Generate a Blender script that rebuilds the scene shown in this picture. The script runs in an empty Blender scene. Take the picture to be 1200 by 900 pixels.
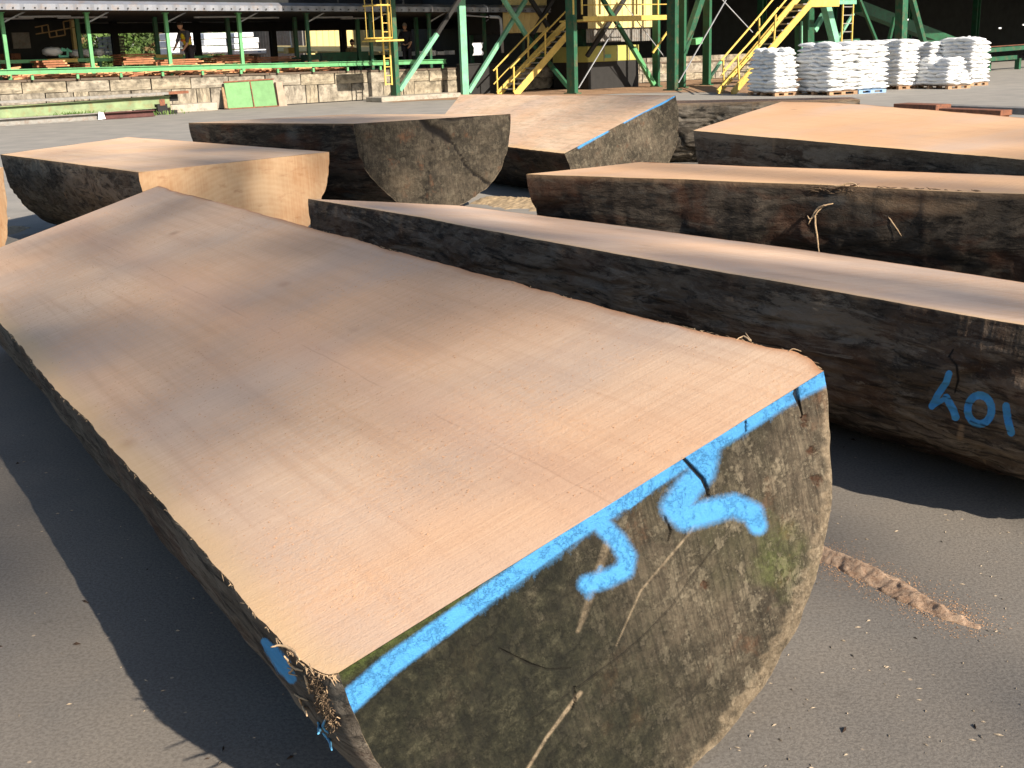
import bpy, bmesh, math, random
import numpy as np
from mathutils import Vector, Matrix, Euler
random.seed(7); rng = np.random.default_rng(7)
SC = bpy.context.scene
COL = SC.collection

# ------------------------------------------------------------------ camera
F_PX, HZ_Y, ROLL, CAM_H = 1400.0, 54.0, -0.034, 1.6      # measured on the 1200x900 photograph
def _cam():
    h = 450 - HZ_Y; th = math.atan(h/math.sqrt(1+ROLL*ROLL)/F_PX); ph = math.atan(ROLL)
    F = np.array([0, math.cos(th), -math.sin(th)]); R0 = np.array([1., 0, 0]); U0 = np.array([0, math.sin(th), math.cos(th)])
    return math.cos(ph)*R0+math.sin(ph)*U0, -math.sin(ph)*R0+math.cos(ph)*U0, F
CR, CU, CF = _cam(); EYE = np.array([0, 0, CAM_H])
def ray(x, y): return CF+(x-600)/F_PX*CR-(y-450)/F_PX*CU
def onz(x, y, z):
    r = ray(x, y); return EYE+(z-CAM_H)/r[2]*r
def onplane(x, y, p, n):
    r = ray(x, y); return EYE+np.dot(np.asarray(p)-EYE, n)/np.dot(r, n)*r
def proj(P):
    v = np.asarray(P)-EYE; d = v@CF
    return 600+F_PX*(v@CR)/d, 450-F_PX*(v@CU)/d
def nz(v): v = np.asarray(v, float); return v/np.linalg.norm(v)
cd = bpy.data.cameras.new('camera'); cam = bpy.data.objects.new('camera', cd); COL.objects.link(cam)
cam.matrix_world = Matrix(((CR[0], CU[0], -CF[0], 0), (CR[1], CU[1], -CF[1], 0), (CR[2], CU[2], -CF[2], CAM_H), (0, 0, 0, 1)))
cd.sensor_width = 36; cd.lens = 36*F_PX/1200; cd.clip_start = .05; cd.clip_end = 3000
SC.camera = cam

# ------------------------------------------------------------------ light
EL = 30.0; AZ = (.60, -.80)
SUN = nz([AZ[0]*math.cos(math.radians(EL)), AZ[1]*math.cos(math.radians(EL)), math.sin(math.radians(EL))])
W = bpy.data.worlds.new('World'); SC.world = W; W.use_nodes = True
wn = W.node_tree.nodes; wl = W.node_tree.links
sky = wn.new('ShaderNodeTexSky'); sky.sky_type = 'NISHITA'; sky.sun_disc = False
sky.sun_elevation = math.radians(EL); sky.sun_rotation = math.atan2(SUN[0], SUN[1])
wn['Background'].inputs[1].default_value = .08; wl.new(sky.outputs[0], wn['Background'].inputs[0])
sl = bpy.data.lights.new('sun', 'SUN'); sl.energy = 4.9; sl.angle = math.radians(.53); sl.color = (1, .90, .77)
so = bpy.data.objects.new('sun', sl); COL.objects.link(so); so.rotation_euler = Vector(SUN).to_track_quat('Z', 'Y').to_euler()
so.location = (20, -25, 30)
SC.view_settings.view_transform = 'Standard'; SC.view_settings.look = 'None'; SC.view_settings.exposure = .95; SC.view_settings.gamma = 1

# ------------------------------------------------------------------ helpers
def put(o, parent=None):
    COL.objects.link(o)
    if parent is not None: o.parent = parent
    return o
def tag(o, label=None, cat=None, group=None, kind=None):
    if label: o['label'] = label
    if cat: o['category'] = cat
    if group: o['group'] = group
    if kind: o['kind'] = kind
    return o
def thing(name, label, cat, loc=(0, 0, 0), rotz=0, group=None, mat=None):
    o = bpy.data.objects.new(name, None); o.empty_display_size = .1
    if mat is not None: o.matrix_world = mat
    else: o.location = loc; o.rotation_euler = (0, 0, rotz)
    COL.objects.link(o); return tag(o, label, cat, group)
def mesh_np(name, V, Fq, mat, parent=None, smooth=False):
    me = bpy.data.meshes.new(name)
    V = np.asarray(V, float); Fq = np.asarray(Fq, int)
    me.vertices.add(len(V)); me.vertices.foreach_set('co', V.ravel())
    n, k = Fq.shape
    me.loops.add(n*k); me.loops.foreach_set('vertex_index', Fq.ravel())
    me.polygons.add(n); me.polygons.foreach_set('loop_start', np.arange(0, n*k, k)); me.polygons.foreach_set('loop_total', np.full(n, k))
    me.update(calc_edges=True)
    if smooth: me.polygons.foreach_set('use_smooth', np.ones(n, bool))
    me.materials.append(mat)
    return put(bpy.data.objects.new(name, me), parent)
def grid_faces(n, m, flip=False):
    i, j = np.meshgrid(np.arange(n-1), np.arange(m-1), indexing='ij'); a = (i*m+j).ravel()
    q = np.stack([a, a+1, a+m+1, a+m], 1)
    return q[:, ::-1] if flip else q
def attr(o, name, rgb):
    a = o.data.color_attributes.new(name, 'FLOAT_COLOR', 'POINT')
    c = np.ones((len(o.data.vertices), 4)); c[:, :rgb.shape[1]] = rgb
    a.data.foreach_set('color', c.ravel())
class MB:
    """collects boxes, bars and tubes for ONE mesh object"""
    def __init__(s): s.v = []; s.f = []
    def add(s, vs, fs):
        b = len(s.v); s.v += [tuple(map(float, v)) for v in vs]; s.f += [tuple(b+i for i in f) for f in fs]; return s
    def hexa(s, p):   # 8 points: bottom ring 0-3, top ring 4-7
        return s.add(p, [(3, 2, 1, 0), (4, 5, 6, 7), (0, 1, 5, 4), (1, 2, 6, 5), (2, 3, 7, 6), (3, 0, 4, 7)])
    def box(s, a, b):
        x0, y0, z0 = a; x1, y1, z1 = b
        return s.hexa([(x0, y0, z0), (x1, y0, z0), (x1, y1, z0), (x0, y1, z0), (x0, y0, z1), (x1, y0, z1), (x1, y1, z1), (x0, y1, z1)])
    def bar(s, p, q, w, h=None, up=(0, 0, 1)):
        h = h or w; p = np.array(p, float); q = np.array(q, float); d = nz(q-p); up = np.array(up, float)
        if abs(d@up) > .98: up = np.array([1., 0, 0])
        x = nz(np.cross(d, up)); y = np.cross(x, d)
        r = [-x*w/2-y*h/2, x*w/2-y*h/2, x*w/2+y*h/2, -x*w/2+y*h/2]
        return s.hexa([p+k for k in r]+[q+k for k in r])
    def ibeam(s, p, q, w, h, t=.02, up=(0, 0, 1)):
        p = np.array(p, float); q = np.array(q, float); d = nz(q-p); up = np.array(up, float)
        x = nz(np.cross(d, up)); y = np.cross(x, d)
        s.bar(p+y*(h-t)/2, q+y*(h-t)/2, w, t, up); s.bar(p-y*(h-t)/2, q-y*(h-t)/2, w, t, up)
        return s.bar(p, q, t, h-2*t-.002, up)
    def tube(s, pts, r, n=8, cap=True):
        pts = [np.array(p, float) for p in pts]; rs = r if hasattr(r, '__len__') else [r]*len(pts)
        base = len(s.v); up = np.array([0, 0, 1.])
        for i, p in enumerate(pts):
            d = nz(pts[min(i+1, len(pts)-1)]-pts[max(i-1, 0)])
            a = np.cross(d, up if abs(d[2]) < .95 else np.array([1., 0, 0])); a = nz(a); b = np.cross(d, a)
            for k in range(n):
                t = 2*math.pi*k/n; s.v.append(tuple(p+rs[i]*(math.cos(t)*a+math.sin(t)*b)))
        for i in range(len(pts)-1):
            for k in range(n):
                a0 = base+i*n+k; a1 = base+i*n+(k+1) % n
                s.f.append((a0, a0+n, a1+n, a1))
        if cap:
            s.f.append(tuple(base+k for k in range(n))); s.f.append(tuple(base+(len(pts)-1)*n+k for k in range(n-1, -1, -1)))
        return s
    def mesh(s, name, mat):
        me = bpy.data.meshes.new(name); me.from_pydata(s.v, [], s.f); me.materials.append(mat); return me
    def build(s, name, mat, parent=None, bevel=0, smooth=False, label=None, kind=None):
        me = s.mesh(name, mat)
        if smooth: me.polygons.foreach_set('use_smooth', [True]*len(me.polygons))
        o = put(bpy.data.objects.new(name, me), parent)
        if bevel:
            m = o.modifiers.new('bevel', 'BEVEL'); m.width = bevel; m.segments = 1; m.limit_method = 'ANGLE'
        if label: o['label'] = label
        if kind: o['kind'] = kind
        return o
def inst(me, name, parent=None, loc=(0, 0, 0), rot=(0, 0, 0), scale=(1, 1, 1)):
    o = bpy.data.objects.new(name, me); o.location = loc; o.rotation_euler = rot; o.scale = scale; return put(o, parent)
def copy_tree(o, parent=None):
    c = o.copy(); COL.objects.link(c)
    if parent is not None: c.parent = parent
    for ch in o.children: copy_tree(ch, c)
    return c
# vectorised value noise
def _h(i, j, k, s):
    n = (i*374761393+j*668265263+k*2147483647+s*1274126177) & 0xffffffff
    n = ((n ^ (n >> 13))*1274126177) & 0xffffffff
    n = (n ^ (n >> 16)) & 0xffffffff
    return (n & 0xffff)/32767.5-1
def vn(x, y, z=0., s=0):
    x, y, z = np.broadcast_arrays(np.asarray(x, float), np.asarray(y, float), np.asarray(z, float))
    i = np.floor(x).astype(np.int64); j = np.floor(y).astype(np.int64); k = np.floor(z).astype(np.int64)
    fx = x-i; fy = y-j; fz = z-k
    fx = fx*fx*(3-2*fx); fy = fy*fy*(3-2*fy); fz = fz*fz*(3-2*fz)
    r = 0
    for a in (0, 1):
        for b in (0, 1):
            for c in (0, 1):
                r = r+_h(i+a, j+b, k+c, s)*(fx if a else 1-fx)*(fy if b else 1-fy)*(fz if c else 1-fz)
    return r
def fbm(x, y, z=0., s=0, o=4, g=.5):
    r = 0; a = 1
    for q in range(o): r = r+a*vn(np.asarray(x)*2**q, np.asarray(y)*2**q, np.asarray(z)*2**q, s+q*17); a *= g
    return r
def seg_dist(px, py, pts):
    """distance to a polyline and the index fraction along it"""
    best = np.full(px.shape, 1e9); par = np.zeros(px.shape)
    for i in range(len(pts)-1):
        (ax, ay), (bx, by) = pts[i][:2], pts[i+1][:2]
        dx, dy = bx-ax, by-ay; L = dx*dx+dy*dy+1e-9
        t = np.clip(((px-ax)*dx+(py-ay)*dy)/L, 0, 1)
        d = np.hypot(px-ax-t*dx, py-ay-t*dy); m = d < best
        best = np.where(m, d, best); par = np.where(m, i+t, par)
    return best, par
def smooth_step(a, b, x): t = np.clip((x-a)/(b-a), 0, 1); return t*t*(3-2*t)

# ------------------------------------------------------------------ materials
def new_mat(name):
    m = bpy.data.materials.new(name); m.use_nodes = True; return m, N(m)
class N:
    def __init__(s, m):
        s.t = m.node_tree; s.n = s.t.nodes; s.l = s.t.links; s.b = s.n['Principled BSDF']
        s.tc = s.n.new('ShaderNodeTexCoord').outputs['Object']
    def L(s, a, b): s.l.new(a, b)
    def val(s, sock, v):
        if isinstance(v, (int, float, tuple, list)): sock.default_value = v if not isinstance(v, (tuple, list)) or len(v) != 3 or sock.type != 'RGBA' else (*v, 1)
        else: s.l.new(v, sock)
    def map(s, scale=(1, 1, 1), rot=(0, 0, 0), loc=(0, 0, 0), src=None):
        n = s.n.new('ShaderNodeMapping'); n.inputs['Scale'].default_value = scale; n.inputs['Rotation'].default_value = rot; n.inputs['Location'].default_value = loc
        s.L(src or s.tc, n.inputs[0]); return n.outputs[0]
    def noise(s, scale=5, detail=4, rough=.55, vec=None, dist=0):
        n = s.n.new('ShaderNodeTexNoise'); n.inputs['Scale'].default_value = scale; n.inputs['Detail'].default_value = detail
        n.inputs['Roughness'].default_value = rough; n.inputs['Distortion'].default_value = dist
        s.L(vec or s.tc, n.inputs['Vector']); return n.outputs[0]
    def vor(s, scale=5, feat='F1', vec=None, out=0, rnd=1):
        n = s.n.new('ShaderNodeTexVoronoi'); n.feature = feat; n.inputs['Scale'].default_value = scale; n.inputs['Randomness'].default_value = rnd
        s.L(vec or s.tc, n.inputs['Vector']); return n.outputs[out]
    def wave(s, scale=5, dist=2, vec=None, typ='BANDS', axis='X', dscale=1, prof='SIN'):
        n = s.n.new('ShaderNodeTexWave'); n.wave_type = typ; n.wave_profile = prof
        if typ == 'BANDS': n.bands_direction = axis
        else: n.rings_direction = axis
        n.inputs['Scale'].default_value = scale; n.inputs['Distortion'].default_value = dist; n.inputs['Detail'].default_value = 3; n.inputs['Detail Scale'].default_value = dscale
        s.L(vec or s.tc, n.inputs['Vector']); return n.outputs[1]
    def ramp(s, f, *st):
        n = s.n.new('ShaderNodeValToRGB'); e = n.color_ramp.elements
        while len(e) < len(st): e.new(.5)
        for k, (p, c) in enumerate(st):
            e[k].position = p; e[k].color = (c, c, c, 1) if isinstance(c, (int, float)) else (*c, 1)
        s.L(f, n.inputs[0]); return n.outputs[0]
    def mix(s, f, a, b, mode='MIX'):
        n = s.n.new('ShaderNodeMix'); n.data_type = 'RGBA'; n.blend_type = mode
        s.val(n.inputs['Factor'], f); s.val(n.inputs['A'], a); s.val(n.inputs['B'], b); return n.outputs['Result']
    def math(s, op, a, b=0., clamp=False):
        n = s.n.new('ShaderNodeMath'); n.operation = op; n.use_clamp = clamp; s.val(n.inputs[0], a); s.val(n.inputs[1], b); return n.outputs[0]
    def attr(s, name):
        n = s.n.new('ShaderNodeAttribute'); n.attribute_name = name; q = s.n.new('ShaderNodeSeparateColor'); s.L(n.outputs['Color'], q.inputs[0]); return q.outputs
    def rnd(s):
        return s.n.new('ShaderNodeObjectInfo').outputs['Random']
    def bump(s, h, strength=.3, dist=.01, prev=None):
        n = s.n.new('ShaderNodeBump'); n.inputs['Strength'].default_value = strength; n.inputs['Distance'].default_value = dist
        s.L(h, n.inputs['Height'])
        if prev: s.L(prev, n.inputs['Normal'])
        return n.outputs[0]
    def out(s, col, rough=.8, nrm=None, metal=0, spec=.3):
        s.val(s.b.inputs['Base Color'], col); s.val(s.b.inputs['Roughness'], rough); s.b.inputs['Metallic'].default_value = metal
        s.b.inputs['Specular IOR Level'].default_value = spec
        if nrm: s.L(nrm, s.b.inputs['Normal'])

def m_sawn(name, seed=0, base=(.66, .425, .27), pale=(.75, .54, .37), stain=0., grey=(.50, .38, .30), pith=None):
    """freshly sawn softwood: saw marks run across the log, sawdust grain on top"""
    m, n = new_mat(name)
    o = (seed*3.1, seed*1.7, 0)
    saw = n.noise(1, 5, .7, n.map((95, 2.2, 1), (0, 0, .06), o))
    saw2 = n.noise(1, 2, .5, n.map((260, 5, 1), (0, 0, .06), o))
    big = n.noise(.9, 3, .5, n.map((1, 1.3, 1), loc=o))
    grain = n.noise(1, 4, .6, n.map((1.2, 26, 1), (0, 0, -.02), o))
    dust = n.noise(170, 2, .6); dust2 = n.noise(55, 4, .75)
    patch = n.ramp(n.noise(2.1, 5, .6, n.map(loc=(4+seed, 2, 0))), (.42, 0), (.62, 1))
    c = n.mix(n.ramp(big, (.35, 0), (.65, 1)), base, pale)
    c = n.mix(n.ramp(saw, (.38, .0), (.62, 1)), c, n.mix(.35, c, (.50, .29, .17)), 'MIX')
    c = n.mix(n.math('MULTIPLY', n.ramp(grain, (.48, 0), (.68, 1)), .34), c, (.48, .27, .16))
    c = n.mix(n.math('MULTIPLY', n.ramp(n.noise(1.4, 3, .5, n.map((1, .5, 1), loc=(9+seed, 5, 0))), (.45, 0), (.66, 1)), .62), c, grey)
    c = n.mix(n.math('MULTIPLY', patch, n.ramp(dust2, (.42, 0), (.6, .5))), c, (.66, .38, .21))
    if pith is not None:
        sp = n.n.new('ShaderNodeSeparateXYZ'); n.L(n.tc, sp.inputs[0])
        w = n.math('ABSOLUTE', n.math('ADD', n.math('SUBTRACT', sp.outputs[1], pith), n.math('MULTIPLY', n.math('SUBTRACT', n.noise(2.2, 4, .6), .5), .035)))
        c = n.mix(n.math('MULTIPLY', n.ramp(w, (.0012, 1), (.0035, 0)), n.ramp(n.noise(3, 2, .5, n.map((1, .2, 1))), (.42, 0), (.52, .32))), c, (.26, .13, .07))
        c = n.mix(n.ramp(w, (.03, .28), (.13, 0)), c, (.50, .31, .22))
    c = n.mix(n.ramp(dust, (.60, 0), (.74, .35)), c, (.36, .19, .11))
    kn = n.ramp(n.vor(1.7, vec=n.map((1, 1.6, 1), loc=(seed*2.3, 1, 0))), (.02, 1), (.10, 0))
    c = n.mix(n.math('MULTIPLY', kn, .5), c, (.33, .17, .10))
    if stain:
        st = n.ramp(n.noise(1.6, 6, .62, n.map((1.1, 2.2, 1), loc=(seed, 8, 0)), 1.2), (.40, 0), (.60, 1))
        st2 = n.ramp(n.noise(4, 6, .7, n.map((1, 3, 1), loc=(seed, 3, 0)), 1.5), (.44, 0), (.62, 1))
        c = n.mix(n.math('MULTIPLY', st, stain), c, (.50, .25, .12))
        c = n.mix(n.math('MULTIPLY', n.math('MULTIPLY', st2, stain), 1.5), c, (.13, .12, .085))
    A = n.attr('edge')
    c = n.mix(n.math('MULTIPLY', A[0], .55), c, (.68, .45, .22)); c = n.mix(n.math('MULTIPLY', A[1], .8), c, (.47, .20, .08))
    h = n.math('ADD', n.math('MULTIPLY', saw, .55), n.math('ADD', n.math('MULTIPLY', saw2, .25), n.math('ADD', n.math('MULTIPLY', dust2, n.math('ADD', patch, .35)), n.math('MULTIPLY', dust, .5))))
    n.out(c, .85, n.bump(h, .26, .006), spec=.2); return m

def m_end(name, seed=0, light=1., paint=(.075, .32, .66), greenish=1.):
    """weathered log end; attribute mark: R paint, G crack, B pale scratch / rim; mark2: R moss, G rot hole, B dark stain with painted tree shade"""
    m, n = new_mat(name); A = n.attr('mark'); B = n.attr('mark2')
    o = (seed*2.2, seed*1.1, seed)
    a = n.noise(3.2, 10, .70, n.map(loc=o), .15); b = n.noise(24, 9, .80, n.map(loc=o), .1); c_ = n.noise(110, 4, .78, n.map(loc=o))
    fib = n.noise(1, 5, .7, n.map((1, 130, 10), loc=o))
    k = light
    col = n.ramp(a, (.33, (.022*k, .017*k, .011*k)), (.46, (.062*k, .049*k, .033*k)), (.56, (.13*k, .10*k, .068*k)), (.70, (.23*k, .185*k, .125*k)))
    col = n.mix(n.ramp(b, (.46, 0), (.62, .5)), col, (.22*k, .178*k, .122*k))
    col = n.mix(n.ramp(n.noise(26, 7, .75, n.map(loc=(seed+6, 4, 5))), (.50, 0), (.60, .55)), col, (.035*k, .026*k, .018*k))
    col = n.mix(n.math('MULTIPLY', n.ramp(n.noise(3, 5, .6, n.map(loc=(seed+3, 1, 7))), (.48, 0), (.66, .45)), greenish), col, (.055, .058, .022))
    col = n.mix(n.ramp(n.noise(6, 6, .65, n.map(loc=(seed+1, 8, 2))), (.58, 0), (.68, .7)), col, (.13, .062, .032))
    crust = n.ramp(n.noise(15, 10, .78, n.map(loc=(seed+11, 6, 2))), (.515, 0), (.545, 1))
    col = n.mix(n.math('MULTIPLY', crust, .5), col, n.ramp(c_, (.3, (.13*k, .105*k, .07*k)), (.7, (.36*k, .30*k, .21*k))))
    col = n.mix(n.ramp(fib, (.44, .0), (.62, .55)), col, (.015, .012, .008))
    col = n.mix(n.ramp(c_, (.58, 0), (.72, .55)), col, (.29*k, .265*k, .19*k))
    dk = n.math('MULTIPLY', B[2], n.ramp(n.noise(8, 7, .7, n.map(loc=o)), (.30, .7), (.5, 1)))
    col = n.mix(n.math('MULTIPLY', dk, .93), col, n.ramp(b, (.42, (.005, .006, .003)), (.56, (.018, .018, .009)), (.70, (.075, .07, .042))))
    col = n.mix(n.math('MULTIPLY', B[0], n.ramp(b, (.38, .2), (.55, 1))), col, (.085, .115, .022))
    pal = n.math('MULTIPLY', A[2], n.ramp(b, (.34, .15), (.58, .85)))
    col = n.mix(pal, col, n.ramp(c_, (.3, (.25, .18, .11)), (.7, (.46, .36, .24))))
    pm = n.ramp(n.math('ADD', A[0], n.math('MULTIPLY', n.math('SUBTRACT', n.noise(190, 3, .8), .5), .5)), (.12, 0), (.80, 1))
    pcol = n.mix(n.ramp(b, (.4, .0), (.7, .12)), paint, (paint[0]*.7, paint[1]*.78, paint[2]*.85))
    col = n.mix(n.math('MULTIPLY', pm, .96), col, pcol)
    col = n.mix(n.math('MULTIPLY', B[1], n.ramp(c_, (.40, 1), (.62, .35))), col, (.055, .022, .010))
    col = n.mix(A[1], col, (.006, .004, .003))
    h = n.math('ADD', n.math('ADD', n.math('MULTIPLY', a, .5), b), n.math('MULTIPLY', c_, .55))
    h = n.math('ADD', h, n.math('ADD', n.math('MULTIPLY', fib, .5), n.math('MULTIPLY', crust, .35)))
    h = n.math('SUBTRACT', h, n.math('MULTIPLY', A[1], 1.5))
    n.out(col, n.math('SUBTRACT', .85, n.math('MULTIPLY', pm, .3)), n.bump(h, .75, .012), spec=.28); return m

def m_fresh_end(name):
    """freshly cross-cut end: rings, diagonal saw scores"""
    m, n = new_mat(name)
    rings = n.wave(7, 2.5, n.map((0.01, 1, 1.1), loc=(0, .1, .3)), 'RINGS', 'X', 1.2)
    sc = n.noise(1, 4, .65, n.map((1, 55, 2.5), (.75, 0, 0)))
    blo = n.noise(2.4, 5, .6)
    c = n.mix(n.ramp(blo, (.38, 0), (.64, 1)), (.64, .43, .25), (.50, .28, .14))
    c = n.mix(n.math('MULTIPLY', rings, .18), c, (.48, .22, .09))
    c = n.mix(n.ramp(sc, (.45, 0), (.68, .40)), c, (.66, .47, .28))
    c = n.mix(n.ramp(n.noise(5, 5, .6, n.map((1, 1, 3))), (.58, 0), (.7, .5)), c, (.36, .15, .06))
    n.out(c, .8, n.bump(n.math('ADD', sc, n.math('MULTIPLY', n.noise(90, 3, .7), .3)), .3, .006)); return m

def m_bark(name, seed=0, dark=(.022, .016, .011), mid=(.060, .042, .028), lite=(.13, .105, .078), red=(.10, .034, .014), redamt=.5, sx=1.):
    """barkless weathered flank of a log, streaked along its length; local x runs along the log"""
    m, n = new_mat(name); A = n.attr('mark')
    o = (seed*1.9, seed, seed*.7)
    a = n.noise(1, 8, .66, n.map((1.4*sx, 3.6, 3.6), loc=o), .9); b = n.noise(1, 8, .72, n.map((7*sx, 22, 22), loc=o), .6); c_ = n.noise(60, 4, .75)
    col = n.ramp(a, (.34, dark), (.50, mid), (.68, lite))
    col = n.mix(n.ramp(b, (.50, 0), (.63, .75)), col, lite)
    col = n.mix(n.ramp(n.noise(1, 8, .7, n.map((4*sx, 30, 30), loc=(3+seed, 5, 1)), .5), (.50, 0), (.60, .9)), col, tuple(x*.5 for x in dark))
    col = n.mix(n.math('MULTIPLY', n.ramp(n.noise(1, 6, .6, n.map((1.6*sx, 3.5, 3.5), loc=(seed+7, 2, 3)), 1.), (.50, 0), (.66, 1)), redamt), col, red)
    col = n.mix(n.ramp(n.noise(1, 5, .6, n.map((2, 4, 4), loc=(seed+1, 9, 3))), (.60, 0), (.72, .5)), col, (.070, .082, .085))
    col = n.mix(n.ramp(n.noise(1, 9, .75, n.map((1.1*sx, 6, 6), loc=(seed+13, 1, 8)), .8), (.54, 0), (.585, .7)), col, tuple(x*1.15 for x in lite))
    col = n.mix(n.ramp(c_, (.6, 0), (.75, .4)), col, tuple(x*1.5 for x in lite))
    col = n.mix(n.math('MULTIPLY', A[2], n.ramp(b, (.3, .4), (.5, 1))), col, (.33, .22, .13))
    pm = n.ramp(n.math('ADD', A[0], n.math('MULTIPLY', n.math('SUBTRACT', n.noise(70, 5, .8), .5), .9)), (.38, 0), (.62, 1))
    col = n.mix(n.math('MULTIPLY', pm, .93), col, (.075, .37, .76))
    col = n.mix(A[1], col, tuple(x*.25 for x in dark))
    h = n.math('ADD', n.math('MULTIPLY', a, 1.2), n.math('ADD', b, n.math('MULTIPLY', c_, .35)))
    n.out(col, .82, n.bump(h, .9, .02), spec=.25); return m

M = {}
M['sawn'] = m_sawn('sawn_wood_main', 1, pith=-.02)
M['sawn_b'] = m_sawn('sawn_wood_rosy', 2, (.66, .45, .31), (.74, .55, .40), grey=(.52, .41, .34))
M['sawn_c'] = m_sawn('sawn_wood_orange', 3, (.62, .37, .20), (.68, .44, .26))
M['sawn_d'] = m_sawn('sawn_wood_stained', 4, (.66, .47, .31), (.74, .57, .40), stain=.18)
M['sawn_e'] = m_sawn('sawn_wood_pale', 5, (.66, .45, .28), (.74, .55, .38))
M['sawn_dark'] = m_sawn('sawn_wood_unlit', 6, (.05, .04, .035), (.07, .06, .05), grey=(.05, .05, .05))  # near-black tone stands for a top face that gets no light
M['end'] = m_end('weathered_end', 1)
M['end_b'] = m_end('weathered_end_brown', 2, .5, greenish=0.)
M['end_c'] = m_end('weathered_end_tan', 3, .80, greenish=.2)
M['fresh'] = m_fresh_end('fresh_cut_end')
M['bark'] = m_bark('log_flank', 1, (.035, .026, .018), (.105, .074, .050), (.21, .165, .12), (.13, .055, .025), .4)
M['bark_b'] = m_bark('log_flank_grey', 2, (.03, .025, .02), (.085, .07, .055), (.17, .145, .115), (.12, .055, .03), .45)
M['bark_c'] = m_bark('log_flank_black', 3, (.010, .008, .006), (.028, .021, .015), (.075, .060, .045), (.10, .035, .014), .4)
M['bark_d'] = m_bark('log_bark_plates', 4, (.025, .022, .018), (.09, .078, .06), (.18, .16, .125), (.10, .06, .035), .3, 2.)
M['bark_e'] = m_bark('log_bark_furrowed', 5, (.03, .025, .02), (.12, .10, .075), (.22, .19, .15), (.10, .06, .04), .2)

def m_plain(name, col, rough=.6, var=.25, scale=6, dirt=None, dirtamt=.4, metal=0, bump=.15, spec=.35):
    m, n = new_mat(name)
    a = n.noise(scale, 6, .65); r = n.math('MULTIPLY', n.math('SUBTRACT', n.rnd(), .5), .25)
    dk = tuple(max(0, c*(1-var)) for c in col); lt = tuple(min(1, c*(1+var)) for c in col)
    c = n.ramp(n.math('ADD', a, r), (.3, dk), (.7, lt))
    if dirt: c = n.mix(n.ramp(n.noise(scale*1.7, 7, .7, n.map(loc=(5, 3, 1))), (.5, 0), (.66, dirtamt)), c, dirt)
    n.out(c, rough, n.bump(n.noise(scale*8, 5, .7), bump, .01), metal, spec); return m
M['green'] = m_plain('green_paint', (.12, .36, .15), .5, .18, 3, (.12, .10, .06), .35)
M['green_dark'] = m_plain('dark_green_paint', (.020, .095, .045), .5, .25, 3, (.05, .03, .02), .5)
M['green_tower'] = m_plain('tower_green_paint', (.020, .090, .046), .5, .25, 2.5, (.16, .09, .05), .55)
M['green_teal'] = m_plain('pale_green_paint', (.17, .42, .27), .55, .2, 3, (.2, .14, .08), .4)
M['green_weather'] = m_plain('weathered_pale_green_paint', (.24, .31, .16), .7, .25, 3, (.23, .16, .07), .6)
M['panel_green'] = m_plain('green_panel_paint', (.13, .27, .11), .65, .15, 4, (.10, .2, .08), .4)
M['yellow'] = m_plain('yellow_paint', (.62, .43, .10), .5, .15, 4, (.3, .18, .05), .4)
M['yellow_pale'] = m_plain('pale_yellow_sheet', (.66, .53, .23), .6, .10, 1.5, (.4, .33, .18), .3)
M['steel'] = m_plain('galvanised_steel', (.33, .34, .36), .5, .15, 4, (.2, .17, .14), .3, .3)
M['roof_steel'] = m_plain('roof_sheet', (.20, .21, .235), .45, .12, 2, (.22, .16, .12), .5, .2)
M['rust'] = m_plain('rusty_steel', (.19, .075, .04), .85, .35, 9, (.06, .04, .035), .8)
M['grey_steel'] = m_plain('dull_grey_steel', (.22, .21, .19), .6, .25, 6, (.18, .10, .06), .5)
M['dark'] = m_plain('dark_steel', (.018, .017, .016), .75, .3, 4)
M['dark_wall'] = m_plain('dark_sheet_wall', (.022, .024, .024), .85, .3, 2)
M['lumber'] = m_plain('red_lumber', (.30, .125, .06), .8, .35, 5, (.10, .05, .03), .5)
M['lumber_end'] = m_plain('fresh_board', (.60, .33, .16), .8, .3, 7)
M['white_wrap'] = m_plain('white_wrap', (.78, .80, .82), .5, .06, 4)
M['pallet'] = m_plain('pallet_wood', (.34, .21, .12), .85, .3, 8)
M['pallet_blue'] = m_plain('blue_pallet', (.25, .40, .60), .8, .2, 8)
M['concrete'] = m_plain('concrete', (.36, .32, .26), .9, .2, 4, (.12, .10, .08), .6)
def m_block():
    m, n = new_mat('stained_concrete_block')
    r = n.rnd(); o = n.n.new('ShaderNodeCombineXYZ'); n.L(n.math('MULTIPLY', r, 37.), o.inputs[0]); n.L(n.math('MULTIPLY', r, 11.), o.inputs[2])
    va = n.n.new('ShaderNodeVectorMath'); n.L(n.tc, va.inputs[0]); n.L(o.outputs[0], va.inputs[1]); v = va.outputs[0]
    c = n.ramp(n.noise(2.2, 6, .6, v), (.3, (.26, .215, .15)), (.7, (.44, .38, .28)))
    c = n.mix(n.ramp(r, (.3, 0), (.8, .5)), c, (.33, .30, .26))
    sep = n.n.new('ShaderNodeSeparateXYZ'); n.L(n.tc, sep.inputs[0])
    g = n.ramp(n.math('ADD', n.noise(1, 7, .7, n.map((5, 5, 1.6), src=v)), n.math('MULTIPLY', sep.outputs[2], .16)), (.50, 0), (.72, .72))
    c = n.mix(g, c, (.045, .038, .028))
    n.out(c, .92, n.bump(n.noise(22, 7, .75, v), .6, .02)); return m
M['block'] = m_block()

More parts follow.
